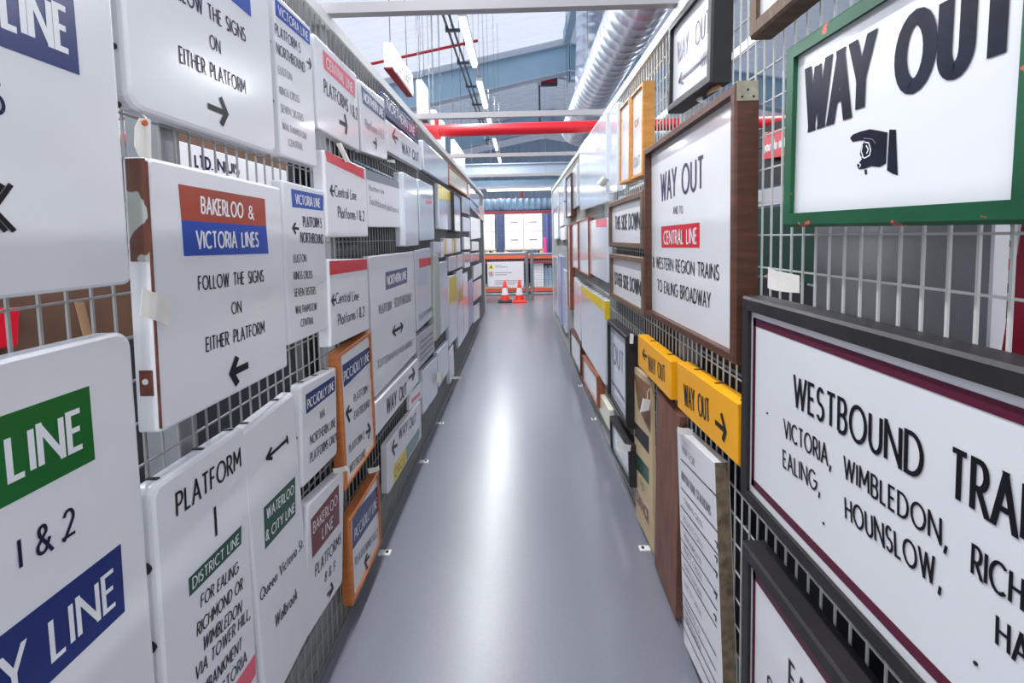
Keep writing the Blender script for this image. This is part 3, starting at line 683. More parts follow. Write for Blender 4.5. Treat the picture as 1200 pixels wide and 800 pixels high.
s.arrow((350, 268), (343, 267), ((346, 261), (346.5, 274)), 3, INK).text('PLATFORM 5', (355, 266), (377, 267.5), 13, NAVYINK).text('NORTHBOUND', (352, 284.5), (379, 286), 13, NAVYINK)
s.text('EUSTON', (344, 308), (359, 307), 10, INK).text('KINGS CROSS', (344, 328), (366, 326), 10, INK).text('SEVEN SISTERS', (344.5, 348), (370, 344.5), 10, INK)
s.text('WALTHAMSTOW', (346, 368), (371, 363), 9.5, INK).text('CENTRAL', (352, 383), (367.5, 379), 9, INK).bolts((275, 310, 340, 372), r=.005).done()
s = L('plastic_sign', 'upper of the two red topped Central Line Platforms signs', [(378, 174), (426.3, 196), (434, 277), (387, 278.5)], panel=VINYL, radius=.006, depth=.045)
s.band([(380, 175.5), (426.3, 198), (427, 210), (383, 189)], RED).text('Central Line', (392, 230.5), (417.6, 235), 14, NAVYINK, .106).text('Platforms 1 & 2', (396, 255.5), (427, 259), 14, NAVYINK, .106)
s.arrow((391.5, 224), (387, 223), ((389, 217), (390, 230)), 3, NAVYINK).done()
s = L('plastic_sign', 'white Southbound platform sign beside the upper red topped sign', [(427, 197), (471, 214), (472.5, 266.5), (434, 266)], panel=VINYL, depth=.03)
s.band([(427, 197.5), (471, 214), (471, 222), (428, 209.5)], mat('grey_band', (128, 132, 142), .4)).text('Northern line', (432.5, 223.5), (450, 228), 7.5, GREYINK, .106).text('Southbound platform 4', (433, 239), (467, 251), 9.5, GREYINK, .106).done()
s = L('plastic_sign', 'lower of the two red topped Central Line Platforms signs', [(385, 306), (430, 300.5), (434, 387), (389, 404)], panel=VINYL, radius=.006, depth=.045)
s.band([(385.5, 306), (430, 301), (430.3, 315.5), (386.5, 322.5)], RED).text('Central Line', (393, 356.5), (420, 352), 14, NAVYINK, .106).text('Platforms 1 & 2', (396, 382), (427, 370), 14, NAVYINK, .106)
s.arrow((393, 351), (388.8, 352), ((391, 345), (391.5, 358)), 3, NAVYINK).done()
s = L('enamel_sign', 'big white southbound sign with dark NORTHERN LINE band and two arrows', [(434.5, 300), (486, 294), (487, 414), (438, 468)])
s.band([(451.5, 319), (477, 313), (477, 331), (452, 340)], SLATE).text('NORTHERN LINE', (453.5, 335), (476, 327), 12, WHITEINK, .2)
s.text('PLATFORM', (444, 369), (459, 363), 12, GREYINK, .17).text('SOUTHBOUND', (462, 361), (482, 353), 12, GREYINK, .17)
s.line([(460, 389), (472, 382)], 4, INK).line([(463, 381), (460, 389), (463.5, 393)], 3, INK).line([(469, 378), (472, 382), (469.5, 389)], 3, INK)
s.text('TOTTENHAM & HIGH BARNET', (442, 433), (484, 404), 10, GREYINK, .17).clips((.2, .45, .7)).done()
s = L('enamel_sign', 'glossy white sign with small red band in the middle of the left screen', [(487.5, 292), (505, 290.5), (506.5, 370), (488, 391)], panel=ENAMEL_BLUELIT)
s.band([(491, 303), (506, 301), (506.3, 310), (491.5, 314)], RED).text('TOTTENHAM', (491, 376), (506, 364), 7, GREYINK, .2).done()
s = L('enamel_sign', 'tall narrow white sign, left one of the dark edged pair', [(472, 201.5), (488, 209), (491.3, 288), (476, 288)], panel=ENAMEL_BLUELIT, depth=.06).done()
s = L('enamel_sign', 'tall narrow white sign, right one of the dark edged pair', [(490, 209.5), (508, 218), (508.7, 280.5), (493, 282)], panel=ENAMEL_BLUELIT, depth=.06)
s.text('PLATFORM', (493, 231), (506, 234), 5, GREYINK, .2).band([(499, 234), (506, 235.5), (506, 239), (499, 239)], PINK).done()
s = L('enamel_sign', 'white sign with yellow top high on the left screen', [(512, 214), (528, 224), (529, 270), (516, 268)], panel=ENAMEL_BLUELIT)
s.band([(512.6, 215), (528, 224.5), (528.2, 235), (514, 233)], PALEYELLOW).done()
s = L('framed_sign', 'dark framed sign standing out beyond the yellow topped one', [(531.5, 224.5), (541, 231), (541, 273), (533, 271)], frame=DARKWOOD, bar=.012, recess=.01, panel=ENAMEL_BLUELIT, depth=.07).done()
FAR = [('white sign right of the dark framed one, upper left of a small block of four', (542.3, 229, 550.6, 235, 250.5, 249.5), None, ENAMEL_BLUELIT),
 ('faintly lilac white sign, lower left of a small block of four', (543, 254.5, 550.8, 255.5, 271.5, 271), None, mat('lilac_white_enamel', (206, 206, 226), .25)),
 ('long white sign under the top rail at the far left end', (551.7, 234.5, 562.3, 246.5, 254, 242), None, ENAMEL_BLUELIT),
 ('square white sign below the rail at the far left end', (552, 254.5, 563, 256.5, 279.5, 280), None, ENAMEL),
 ('pinkish cream sign at the very end of the left screen', (563.2, 240, 567.6, 246, 259, 257), None, mat('pink_cream_enamel', (234, 212, 200), .3)),
 ('white sign with two yellow stripes at eye level on the left', (520.6, 279.5, 532, 279, 297, 298), 'Y', ENAMEL),
 ('white sign with one yellow edge next to the striped one', (533, 279, 539.5, 278.8, 295, 296), 'Y1', ENAMEL),
 ('small white sign under the dark edged tall pair', (509, 283.5, 516, 283, 296.5, 297), None, ENAMEL_BLUELIT),
 ('small white sign in the middle of the far left end', (544, 277.5, 550.8, 278, 292, 292.5), None, ENAMEL_BLUELIT),
 ('low white sign at eye level at the far left end', (553, 282.5, 561, 283, 293.5, 294), None, ENAMEL),
 ('tall pale greenish sign standing out as an upright board', (509.5, 298, 515, 297, 395, 401), 'D', mat('grey_green_board', (176, 182, 172), .4)),
 ('tall bluish white sign right of the greenish upright board', (516.3, 308, 524.8, 304, 385, 392), None, ENAMEL_BLUELIT),
 ('white sign with bright yellow top half', (526, 326, 535.7, 318.5, 397.5, 404), 'YT', ENAMEL_BLUELIT),
 ('tall white sign with mustard patch beside the yellow one', (536.3, 318, 542.8, 314, 399, 410), 'YP', ENAMEL_BLUELIT),
 ('tall white sign third from the bright yellow one', (543.3, 321, 548.6, 317, 389, 398), None, ENAMEL_BLUELIT),
 ('tall blue tinted sign low at the far left end', (549.2, 330, 554.5, 326, 377, 386), None, mat('blue_tinted_enamel', (170, 180, 214), .25)),
 ('small white sign low at the far left end, upper of two', (555.2, 312, 564.5, 307.5, 322, 328), None, ENAMEL),
 ('small white sign low at the far left end, lower of two', (555.2, 331, 564, 325.5, 346, 353.5), None, ENAMEL),
 ('small bluish sign lowest at the far left end', (555.5, 358, 562, 354.5, 372, 379), None, ENAMEL_BLUELIT),
 ('small white sign above the bright yellow sign, below the striped one', (526.5, 300, 535, 299.5, 314.5, 319), None, ENAMEL_BLUELIT),
 ('small white sign above the mustard patched sign', (536.5, 298.5, 542.5, 298, 311.5, 315), None, ENAMEL),
 ('white sign just below the small middle sign of the far left end', (544.5, 295, 550.8, 295, 312, 314.5), None, ENAMEL_BLUELIT),
 ('small white sign at eye level tucked above the tall bluish sign', (517.5, 283, 520.3, 283, 301, 302), None, ENAMEL),
 ('white sign between the lilac sign and the far end, eye level', (552.5, 296, 561.5, 296, 304, 308), None, ENAMEL_BLUELIT),
 ('white sign hung low, left one of the low pair before the far end', (496, 434, 512.5, 417, 462, 486), None, ENAMEL_BLUELIT),
 ('white sign hung low, right one of the low pair before the far end', (513.3, 414, 525.5, 396, 436.5, 454), None, ENAMEL_BLUELIT),
 ('narrow white sign hung low just after the low pair', (527, 409.5, 532, 404, 438, 453), None, ENAMEL)]
for lab, (xa, ya, xb, yb, yb2, ya2), k, m in FAR:
    s = L('enamel_sign', lab, [(xa, ya), (xb, yb), (xb, yb2), (xa, ya2)], panel=m, radius=.006, depth=.06 if k == 'D' else .035)
    if k == 'Y':
        s.band([(xa+.5, ya), (xa+2.6, ya), (xa+2.6, ya2), (xa+.5, ya2)], PALEYELLOW).band([(xb-2.4, yb), (xb-.8, yb), (xb-.8, yb2), (xb-2.4, yb2)], PALEYELLOW)
    if k == 'Y1': s.band([(xa+.4, ya), (xa+1.8, ya), (xa+1.8, ya2), (xa+.4, ya2)], PALEYELLOW)
    if k == 'YT': s.band([(xa+.3, ya+1), (xb-.2, yb+1), (xb-.2, yb+30), (xa+.3, ya+32)], PALEYELLOW)
    if k == 'YP': s.band([(xa+.3, ya+22), (xb-.3, yb+22), (xb-.3, yb+36), (xa+.3, ya+38)], mat('mustard_enamel', (214, 180, 84), .3))
    s.done()
s = L('enamel_sign', 'grey sign with faint lines below the glossy red banded sign', [(488.6, 394), (509, 378), (509.6, 411), (491, 432)], panel=mat('grey_enamel', (186, 188, 192), .35))
for k in range(4): s.line([(492, 402+k*7), (507, 389+k*6.2)], 2, GREYINK)
s.done()
# lower rows, nearest first
s = L('enamel_sign', 'tall white PLATFORM 1 DISTRICT LINE sign at bottom left', [(178.5, 567), (289, 500), (305, 862), (206, 1060)], radius=.02, edge=.01)
s.text('PLATFORM', (206, 607), (282.5, 547), 30, INK, .108).text('1', (252, 631), (256, 628), 40, INK, .1)
s.band([(220.6, 678), (282.5, 615.5), (282.5, 637), (222, 699)], DKGREEN).text('DISTRICT LINE', (225, 691), (280, 636), 14, WHITEINK, .106)
s.text('FOR EALING', (234.5, 713), (279, 670.6), 16, INK).text('RICHMOND OR', (230, 747.5), (284, 690), 17, INK).text('WIMBLEDON', (237, 764), (282.5, 717.5), 17, INK)
s.text('VIA TOWER HILL,', (228, 799), (293, 723), 17, INK).text('EMBANKMENT', (232, 825), (283, 760), 17, INK).text('& VICTORIA', (238, 846), (289, 775), 17, INK)
s.band([(262, 822), (299, 765), (299.5, 790), (263, 856)], PINK, label='red band at the foot').bolts((657, 753), r=.012).clips((.12, .55, .9)).done()
s = L('enamel_sign', 'tall white WATERLOO & CITY LINE sign with green band and left arrow', [(290, 499), (351, 455), (361, 746), (305, 862)], radius=.012, edge=.01)
s.line([(337, 514), (312, 537)], 4, INK).line([(318, 524), (312, 537), (319, 537)], 4, INK).line([(335.5, 510), (337, 520)], 3, INK)
s.band([(308.8, 595), (345.5, 558), (346, 602), (310.6, 643.5)], DKGREEN).text('WATERLOO', (312, 609), (344, 578), 13, WHITEINK, .125).text('& CITY LINE', (310.8, 635), (345, 599), 13, WHITEINK, .125)
s.text('Queen Victoria St.', (304.5, 706), (355.6, 640), 15, INK, .11).text('Walbrook', (322, 737), (348, 701), 16, INK, .11).bolts((557, 676), r=.008).clips((.2, .75)).done()
s = L('enamel_sign', 'small white PICCADILLY LINE sign with navy band reading NORTHERN LINE PLATFORMS ONLY', [(351.5, 454.5), (392, 429), (398, 531), (356, 569)], radius=.012, edge=.008)
s.band([(358, 462.5), (392, 440), (392.6, 457.5), (359, 485)], NAVY).text('PICCADILLY LINE', (360, 480), (391, 456), 12, WHITEINK, .125).text('VIA', (374.5, 492), (380.5, 488), 10, INK)
s.text('NORTHERN LINE', (363, 522.5), (393, 499), 12, INK).text('PLATFORMS ONLY', (363, 543), (394.5, 516), 12, INK).bolts((513,), r=.006).clips((.15, .5, .85)).done()
s = L('framed_sign', 'upper PICCADILLY LINE sign in an orange wood frame with two arrows', [(399, 412), (436.5, 388), (439.5, 522), (405, 578)], frame=ORANGEWOOD, bar=.012, recess=.008, panel=ENAMEL, depth=.045)
s.band([(401, 428), (433.2, 405.5), (434, 423), (403, 454)], NAVY).text('PICCADILLY LINE', (403, 448), (432.5, 422), 13, WHITEINK, .125)
s.arrow((412, 480), (405.8, 483.5), ((409, 475), (409.5, 494)), 4, INK).text('PLATFORM 1', (414.5, 472), (432, 458), 10, INK).text('EASTBOUND', (415, 492), (433, 476), 10, INK)
s.text('PLATFORM 2', (408.6, 532), (427, 513), 10, INK).text('WESTBOUND', (409.5, 555), (428, 534), 10, INK).arrow((428.6, 507), (433.6, 503), ((431, 496), (431.5, 514)), 4, INK).done()
s = L('enamel_sign', 'white BAKERLOO LINE sign with maroon band low on the left', [(355.6, 595.6), (399.5, 552.5), (406, 676), (362, 745)], radius=.014, edge=.008)
s.band([(364, 609), (396.8, 567), (397.6, 612.5), (366, 654)], MAROON).text('BAKERLOO', (366.5, 626), (395, 590), 14, WHITEINK).text('LINE', (377, 632.5), (390, 616), 14, WHITEINK)
s.text('PLATFORMS', (369, 677), (399.5, 636), 15, INK).text('8 & 9', (380, 683), (392.5, 667), 12, INK).arrow((383, 697), (390, 689), ((387.5, 683), (385.5, 699)), 3.5, INK).done()
s = L('framed_sign', 'lower PICCADILLY LINE PLATFORMS sign in an orange wood frame near the floor', [(411.5, 604), (445.6, 551), (446, 636.5), (413, 716)], frame=ORANGEWOOD, bar=.012, recess=.008, panel=ENAMEL, depth=.045)
s.band([(412.5, 605), (443.6, 566), (442.8, 599), (413.3, 644)], NAVY).text('PICCADILLY LINE', (415, 634), (441.5, 594), 14, WHITEINK, .106).text('PLATFORMS 1 & 2', (415.5, 665), (442, 628), 11, INK)
s.arrow((433, 651), (427.5, 658), ((430, 648), (430.5, 667)), 4, INK).done()
s = L('enamel_sign', 'long white WAY OUT sign with right arrow low in the left rows', [(440, 472.5), (490, 419), (491, 447), (442, 510)], depth=.045)
s.text('WAY OUT', (453, 486), (476.6, 463), 19, INK, .15, space=.8).arrow((479, 443), (485.8, 437), ((483, 431), (483, 445)), 4, INK).done()
s = L('enamel_sign', 'white WAY OUT CIRCLE sign with yellow and grey green bands near the floor', [(452.6, 517), (493, 473), (494, 508), (456, 583.5)], radius=.02)
s.arrow((465.5, 521), (459.5, 525), ((462, 515), (462.5, 533)), 4, INK).text('WAY OUT', (467, 516), (487.5, 495), 14, INK, .15)
s.band([(460.5, 547), (475.5, 524), (476, 541.5), (461.6, 567)], PALEYELLOW).text('CIRCLE', (462.5, 561), (475, 541), 11, INK)
s.band([(476, 523.5), (491.5, 500), (491.5, 514), (476.6, 540)], TEAL).done()
s = L('enamel_sign', 'small white sign with a reddish streak just under the long WAY OUT sign', [(479.5, 461), (494, 447), (494.5, 466), (480.5, 481)], depth=.02)
s.band([(482, 468), (492, 458.5), (492, 463), (482, 473)], PINK).done()

# ------------------------------------------------------------------ signs on the right screen
GRF = 'signs hung on the right mesh screen'
def Rr(name, label, quad, **k): return Sign(name, label, GRF, 'R', quad, **k)
s = Rr('framed_sign', 'big WAY OUT sign with pointing hand in a chipped green frame', [(924, 53), (1232, -152), (1229, 259), (912, 268)], frame=GREENPAINT, bar=.026, recess=.012, panel=ENAMEL, depth=.055)
s.text('WAY', (942, 157), (1024, 127), 75, BOLDINK, .165, gap=.22).text('OUT', (1047, 118), (1196, 71), 92, BOLDINK, .185, gap=.42)
def hp(a, b): return (880+a/2.857, b/2.857)
s.poly([hp(*p) for p in ((333, 462), (343, 450), (368, 440), (400, 432), (430, 437), (459, 443), (454, 546), (432, 559), (405, 556), (380, 565), (362, 566), (356, 552), (366, 541), (373, 532), (366, 515), (372, 488), (384, 470), (366, 470), (342, 475))], BOLDINK)
s.poly([hp(*p) for p in ((465, 433), (487, 434), (493, 587), (474, 580), (457, 570))], BOLDINK)
s.poly([hp(*p) for p in ((381, 569), (389, 566), (390, 582), (384, 585))], BOLDINK)
s.line([hp(*p) for p in ((376, 486), (372, 506), (378, 524))], 1.4, WHITEINK).line([hp(*p) for p in ((384, 476), (397, 478), (404, 500), (400, 520), (384, 529), (374, 524))], 1.4, WHITEINK)
s.line([hp(*p) for p in ((388, 486), (396, 500), (390, 514))], 1.4, WHITEINK).line([hp(*p) for p in ((362, 545), (370, 552), (366, 560))], 1.2, WHITEINK).line([hp(*p) for p in ((380, 462), (410, 466), (420, 480))], .8, GREYINK)
s.done()
s = Rr('framed_sign', 'WESTBOUND TRAINS sign with plum border in a heavy dark frame', [(868, 344), (1700, 571), (1700, 1543), (867, 582)], frame=DARKWOOD, bar=.030, recess=.012, panel=ENAMEL, depth=.062)
hw, hh = s.w/2-.030, s.h/2-.030; bm_ = MB(); y_ = s.yl(.0012)
gx, gz, tx, tz = .010, .020, .012, .020
for (a, b) in (((-hw+gx, hh-gz-tz), (hw-gx, hh-gz)), ((-hw+gx, -hh+gz), (hw-gx, -hh+gz+tz)), ((-hw+gx, -hh+gz), (-hw+gx+tx, hh-gz)), ((hw-gx-tx, -hh+gz), (hw-gx, hh-gz))):
    bm_.box((a[0], y_, a[1]), (b[0], y_+.0008, b[1]))
bm_.build('painted_border', PLUM, s.root)
s.rivets(((899.5, 484), (965.5, 613), (1144, 777)))
s.text('WESTBOUND', (930, 475), (1083, 566), 37, INK, .106).text('TRAINS', (1112, 582), (1280, 683), 62, INK, .106)
s.text('VICTORIA,', (919, 512), (975, 549), 22, INK, .106).text('WIMBLEDON,', (989, 559), (1112, 645), 26, INK, .106).text('RICHMOND,', (1138, 672), (1339, 822), 38, INK, .106)
s.text('EALING,', (918, 547), (962, 580), 21, INK, .106).text('HOUNSLOW,', (991, 608), (1105, 693), 27, INK, .106).text('HARROW', (1167, 755), (1328, 890), 38, INK, .106).done()
s = Rr('framed_sign', 'sign in a dark frame at the bottom right corner under the big westbound sign', [(868, 634), (1700, 1750), (1700, 2790), (867, 870)], frame=DARKWOOD, bar=.030, recess=.012, panel=ENAMEL, depth=.062)
hw, hh = s.w/2-.030, s.h/2-.030; bm_ = MB(); y_ = s.yl(.0012)
for (a, b) in (((-hw+gx, hh-gz-tz), (hw-gx, hh-gz)), ((-hw+gx, -hh+gz), (hw-gx, -hh+gz+tz)), ((-hw+gx, -hh+gz), (-hw+gx+tx, hh-gz)), ((hw-gx-tx, -hh+gz), (hw-gx, hh-gz))):
    bm_.box((a[0], y_, a[1]), (b[0], y_+.0008, b[1]))
bm_.build('painted_border', PLUM, s.root)
s.text('EASTBOUND', (924, 806), (1071, 1053), 37, INK, .106).text('ST.', (899, 812), (921, 845), 26, INK, .106).done()
s = Rr('framed_sign', 'WAY OUT AND TO CENTRAL LINE sign in a deep brown wooden frame', [(753, 176), (862, 97), (860, 426), (756, 369)], frame=BROWN, bar=.022, recess=.03, panel=ENAMEL, depth=.062)
s.text('WAY', (774.5, 236), (793, 231), 32, VIOLETINK, .11).text('OUT', (799, 229), (825, 223), 36, VIOLETINK, .11).text('AND TO', (789, 251), (800.5, 250), 9, VIOLETINK, .108)
s.band([(775, 265.5), (820, 260.5), (820, 290), (775.5, 290)], RED).text('CENTRAL LINE', (778, 286.5), (817, 286), 16, WHITEINK, .125, space=.7)
s.text('& WESTERN REGION TRAINS', (765, 313), (843, 329), 13, INK, .108, space=.6).text('TO EALING BROADWAY', (770.6, 340.6), (833, 362), 14, INK, .108, space=.6)
x0 = s.w/2
pl = MB().box((x0, -.058, s.h/2-.050), (x0+.0015, -.002, s.h/2)).box((x0-.02, -.058, s.h/2), (x0+.0015, -.002, s.h/2+.0015)).build('corner_plate', PLATE, s.root)
nb = MB()
for (yy, zz) in ((-.045, -.04), (-.015, -.04), (-.03, -.022)): nb.tube((x0+.001, yy, s.h/2+zz), (x0+.0035, yy, s.h/2+zz), .003, 8)
nb.build('screw', BOLT, pl); s.done()
s = Rr('framed_sign', 'upper THIS SIDE DOWN sign in a brown frame beside the deep wooden frame', [(712, 238), (752, 223), (752, 292), (714, 289)], frame=OLDBROWN, bar=.026, recess=.02, panel=ENAMEL, depth=.05)
s.text('THIS SIDE DOWN', (721, 270), (750.5, 269), 17, INK, .16).done()
s = Rr('framed_sign', 'lower OTHER SIDE DOWN sign in a brown frame beside the deep wooden frame', [(713, 296), (752, 302), (754, 371), (715, 348)], frame=OLDBROWN, bar=.026, recess=.02, panel=ENAMEL, depth=.05)
s.text('OTHER SIDE DOWN', (720, 333), (751, 347), 15, INK, .16).done()
s = Rr('framed_sign', 'WAY OUT sign with feathered violet arrow in a black frame at the top rail', [(780, 36), (833, -37), (835, 97), (784, 130)], frame=BLACKWOOD, bar=.024, recess=.015, panel=ENAMEL, depth=.062)
s.text('WAY', (794, 76), (807, 66), 26, VIOLETINK, .106).text('OUT', (814.5, 56), (832, 40), 28, VIOLETINK, .106).line([(796, 95), (829, 66)], 4, VIOLETINK).line([(799.5, 84), (796, 96), (801.5, 98)], 3.5, VIOLETINK)
for k in range(5):
    a = Vector((822+k*1.8, 72.2-k*1.58)); s.line([(a.x-.6, a.y-7), (a.x, a.y), (a.x+.6, a.y+7)], 1.8, VIOLETINK)
s.done()
s = Rr('framed_sign', 'white sign in a weathered brown frame cut off by the top edge, right', [(879, -85), (1060, -332), (1060, -110), (877, 47)], frame=OLDBROWN, bar=.030, recess=.012, panel=ENAMEL, depth=.055).done()
s = Rr('lightbox_sign', 'farther yellow WAY OUT sign with left arrow', [(748, 392), (786, 423), (785.5, 469), (747.5, 427)], panel=YELLOW, depth=.05, radius=.004, edge=.003)
s.arrow((758.5, 418), (753.5, 414), ((755.5, 409), (756, 421)), 3, INK).text('WAY OUT', (760, 434), (780, 449), 18, INK, .108, space=.8).clips((.3, .8)).done()
s = Rr('lightbox_sign', 'nearer yellow WAY OUT sign with right arrow', [(793, 424), (864.5, 472), (865, 547), (794, 476)], panel=YELLOW, depth=.05, radius=.004, edge=.003)
s.text('WAY OUT', (802, 474), (832.5, 497), 25, INK, .108, space=.8).arrow((838.5, 494), (850.5, 505), ((845.5, 484), (847.5, 516)), 6, INK).clips((.25, .6, .95)).done()
s = Rr('poster_board', 'stained cream and brown bill with dark and green bars beside the plywood', [(742.5, 429), (763.5, 448), (764.5, 645), (744, 601)], panel=POSTER, depth=.02, radius=.002, edge=.002)
s.band([(743, 437), (762, 452), (762.5, 508), (748, 478)], POSTERDARK, 'stain').band([(744, 494), (760.5, 512), (760.5, 532), (744, 510)], DARKBOARD).band([(744, 528), (760.5, 549), (760.5, 568), (744, 546)], DKGREEN)
s.text('DANCE', (746, 586), (761, 616), 14, MAROON, .22).text('TO', (750, 568), (755, 574), 9, GREYINK, .16).done()
s = Rr('plywood_sheet', 'plain brown plywood sheet between the cream bill and the white list', [(768.5, 458), (794.5, 482), (793, 733), (768.5, 662)], panel=PLYWOOD, depth=.03, radius=.002, edge=.002, cat='board').done()
s = Rr('list_board', 'white station list board with ruled lines near the floor on the right', [(797.5, 506), (846, 549), (840, 838), (797, 742)], panel=ENAMEL, depth=.045, radius=.003, edge=.003)
def lb(f, g): # fractions along and down the board to pixels
    xa = 797.5+(797-797.5)*g; xb = 846+(840-846)*g; ya = 506+(742-506)*g; yb = 549+(838-549)*g
    k = f*188/(188+f*0+ (1-f)*47); return xa+(xb-xa)*k, ya+(yb-ya)*k
for g in (.13, .27, .36, .44, .52, .585, .655, .77, .83, .88, .93): s.line([lb(.02, g), lb(.97, g)], 1.3, INK)
s.text('MAP FOR', lb(.05, .09), lb(.4, .105), 9, GREYINK, .106).text('BRITISH RAIL STATIONS', lb(.04, .225), lb(.8, .24), 10, GREYINK, .15)
for g, t_ in ((.325, 'CHARING CROSS'), (.415, 'EUSTON'), (.495, 'FENCHURCH ST.'), (.56, 'KINGS CROSS'), (.635, 'MARYLEBONE'), (.72, 'VICTORIA'), (.81, 'LIVERPOOL ST.'), (.87, 'LONDON BRIDGE')):
    s.text(t_, lb(.12, g), lb(.62, g+.01), 6.5, GREYINK, .106)
for g in (.32, .38, .44, .53, .62, .95):
    x, y = lb(.93, g); s.line([(x-2, y-3), (x+1.3, y+1), (x+.5, y+6)], 2.2, INK)
o = MB().box((-s.w/2-.001, -.044, -s.h/2), (-s.w/2, -.002, s.h/2)).box((s.w/2, -.044, -s.h/2), (s.w/2+.001, -.002, s.h/2)).build('worn_edge', mat('flaking_edge', (128, 112, 92), .8, vary=.55, scale=30), s.root)
s.done()
s = Rr('framed_sign', 'pale sign with faint black letters in a deep black frame left of the cream bill', [(711, 376), (733, 390), (735, 507), (712, 461)], frame=DARKWOOD, bar=.022, recess=.02, panel=ENAMEL_BLUELIT, depth=.065)
s.text('OUT', (718, 424), (731, 441), 24, GREYINK, .106).line([(716, 444), (732, 470)], 3, GREYINK).done()
s = Rr('framed_sign', 'small pale sign in a dark frame standing on the floor line, right', [(713.5, 488), (735, 516), (740, 578), (716, 526)], frame=DARKWOOD, bar=.022, recess=.012, panel=ENAMEL_BLUELIT, depth=.06).done()
s = Rr('enamel_sign', 'small white slab sign at the foot of the tall yellow topped sign', [(701.6, 461), (714.5, 479), (713, 505), (702, 479)], panel=CREAM, depth=.035).done()
s = Rr('framed_sign', 'small white sign in a reddish wooden frame low on the right', [(682, 415), (700, 443), (699, 475), (682, 446)], frame=REDWOOD, bar=.016, recess=.01, panel=ENAMEL_BLUELIT, depth=.06).done()
s = Rr('framed_sign', 'grey white sign in a brown frame, lowest before the floor marker, right', [(668, 385), (680, 404), (680, 440), (668, 415)], frame=BROWN, bar=.016, recess=.01, panel=ENAMEL_BLUELIT, depth=.05).done()
s = Rr('enamel_sign', 'tall white sign with yellow top strip on the right screen', [(681, 333), (708.5, 352), (709, 451), (681.5, 406)], panel=ENAMEL_BLUELIT, depth=.04, edge=.004)
s.band([(681.3, 333.5), (708.3, 352.3), (708.3, 366), (681.3, 343)], PALEYELLOW).clips((.1, .25, .4, .55, .7, .85))
MB().box((s.w/2, -.039, s.h/2-.14), (s.w/2+.0012, -.002, s.h/2-.01)).build('edge_strip', PALEYELLOW, s.root); s.done()
s = Rr('enamel_sign', 'white sign directly behind the tall yellow topped sign, right', [(672, 326), (680, 332), (680.5, 403), (673, 382)], panel=ENAMEL_BLUELIT).done()
s = Rr('framed_sign', 'left one of two tall white signs in reddish wooden frames at eye level', [(669, 262.5), (676.7, 259), (677.5, 317), (670, 313)], frame=REDWOOD, bar=.014, recess=.01, panel=ENAMEL_BLUELIT, depth=.05).done()
s = Rr('framed_sign', 'right one of two tall white signs in reddish wooden frames at eye level', [(677, 258.5), (688.5, 254), (690, 325), (678, 318)], frame=REDWOOD, bar=.014, recess=.01, panel=ENAMEL_BLUELIT, depth=.05).done()
s = Rr('enamel_sign', 'white sign with faded red top right of the two reddish frames', [(690, 259), (711, 255), (712.5, 332), (692, 321)], panel=ENAMEL_BLUELIT)
s.band([(698, 257), (711, 255.5), (711.2, 266), (698.5, 266.5)], PINK).done()
s = Rr('enamel_sign', 'large glossy white sign under the top rail, largest on the right far end', [(677, 175), (709.5, 132), (711, 236), (682, 247)], panel=ENAMEL_BLUELIT, depth=.05)
s.line([(699, 176), (706, 171)], 2.5, PINK).done()
s = Rr('enamel_sign', 'narrow white sign between the large glossy sign and the pine frames', [(714, 130), (722.5, 121), (724, 224), (715, 228)], panel=ENAMEL_BLUELIT).done()
s = Rr('framed_sign', 'left one of two white signs in varnished pine frames, with faint marks', [(724.5, 127), (736.5, 113), (738.3, 212), (726.5, 216)], frame=PINE, bar=.014, recess=.01, panel=ENAMEL, depth=.05)
s.line([(729, 143), (729.5, 140)], 2, GREYINK).line([(731, 150), (731.5, 147)], 2, GREYINK).line([(730, 189), (730, 197)], 1, GREYINK).line([(733.5, 137), (734, 134)], 2, GREYINK).done()
s = Rr('framed_sign', 'right one of two white signs in varnished pine frames, nearest the black frame', [(738, 112), (752, 96), (753.6, 205), (739.5, 211)], frame=PINE, bar=.014, recess=.01, panel=ENAMEL, depth=.055)
s.text('OF', (744, 150), (749, 147), 9, mat('ochre_lettering', (176, 128, 60), .4), .18).text('OUT', (743, 197), (750, 194), 12, GREYINK, .106).done()
s = Rr('enamel_sign', 'white sign with dark seam left of the large glossy sign', [(671, 198), (675.5, 192), (676, 241), (671.8, 246)], panel=ENAMEL_BLUELIT).done()
s = Rr('framed_sign', 'upright white sign in a narrow brown frame below the far end of the top rail', [(662.5, 210), (668.3, 202), (669.3, 254), (663.3, 255)], frame=BROWN, bar=.012, recess=.01, panel=ENAMEL_BLUELIT, depth=.06).done()
s = Rr('enamel_sign', 'small white sign second from the far end of the right top rail', [(654, 218), (660.5, 210), (661, 235), (655, 240)], panel=ENAMEL_BLUELIT).done()
s = Rr('enamel_sign', 'white sign at the far end of the right top rail', [(648, 226), (653, 219), (653.5, 242), (648.5, 245)], panel=ENAMEL).done()
s = Rr('enamel_sign', 'white sign with royal blue edge at the far end of the right screen', [(648.5, 247), (653.5, 243), (654, 279), (649, 281)], panel=ENAMEL_BLUELIT, depth=.05)
MB().box((-s.w/2-.001, -.052, -s.h/2), (-s.w/2+.05, -.0505, s.h/2)).build('edge_strip', BLUE, s.root); s.done()
s = Rr('enamel_sign', 'white sign with a navy edge just before the royal blue edged sign', [(655, 241), (660, 237), (660.3, 264), (655.3, 266)], panel=ENAMEL, depth=.05)
MB().box((-s.w/2-.001, -.052, -s.h/2), (-s.w/2+.05, -.0505, s.h/2)).build('edge_strip', NAVY, s.root); s.done()
s = Rr('enamel_sign', 'small white sign below the navy edged sign, right far end', [(656.3, 267), (661.8, 265), (662.3, 281), (656.8, 281.5)], panel=ENAMEL).done()
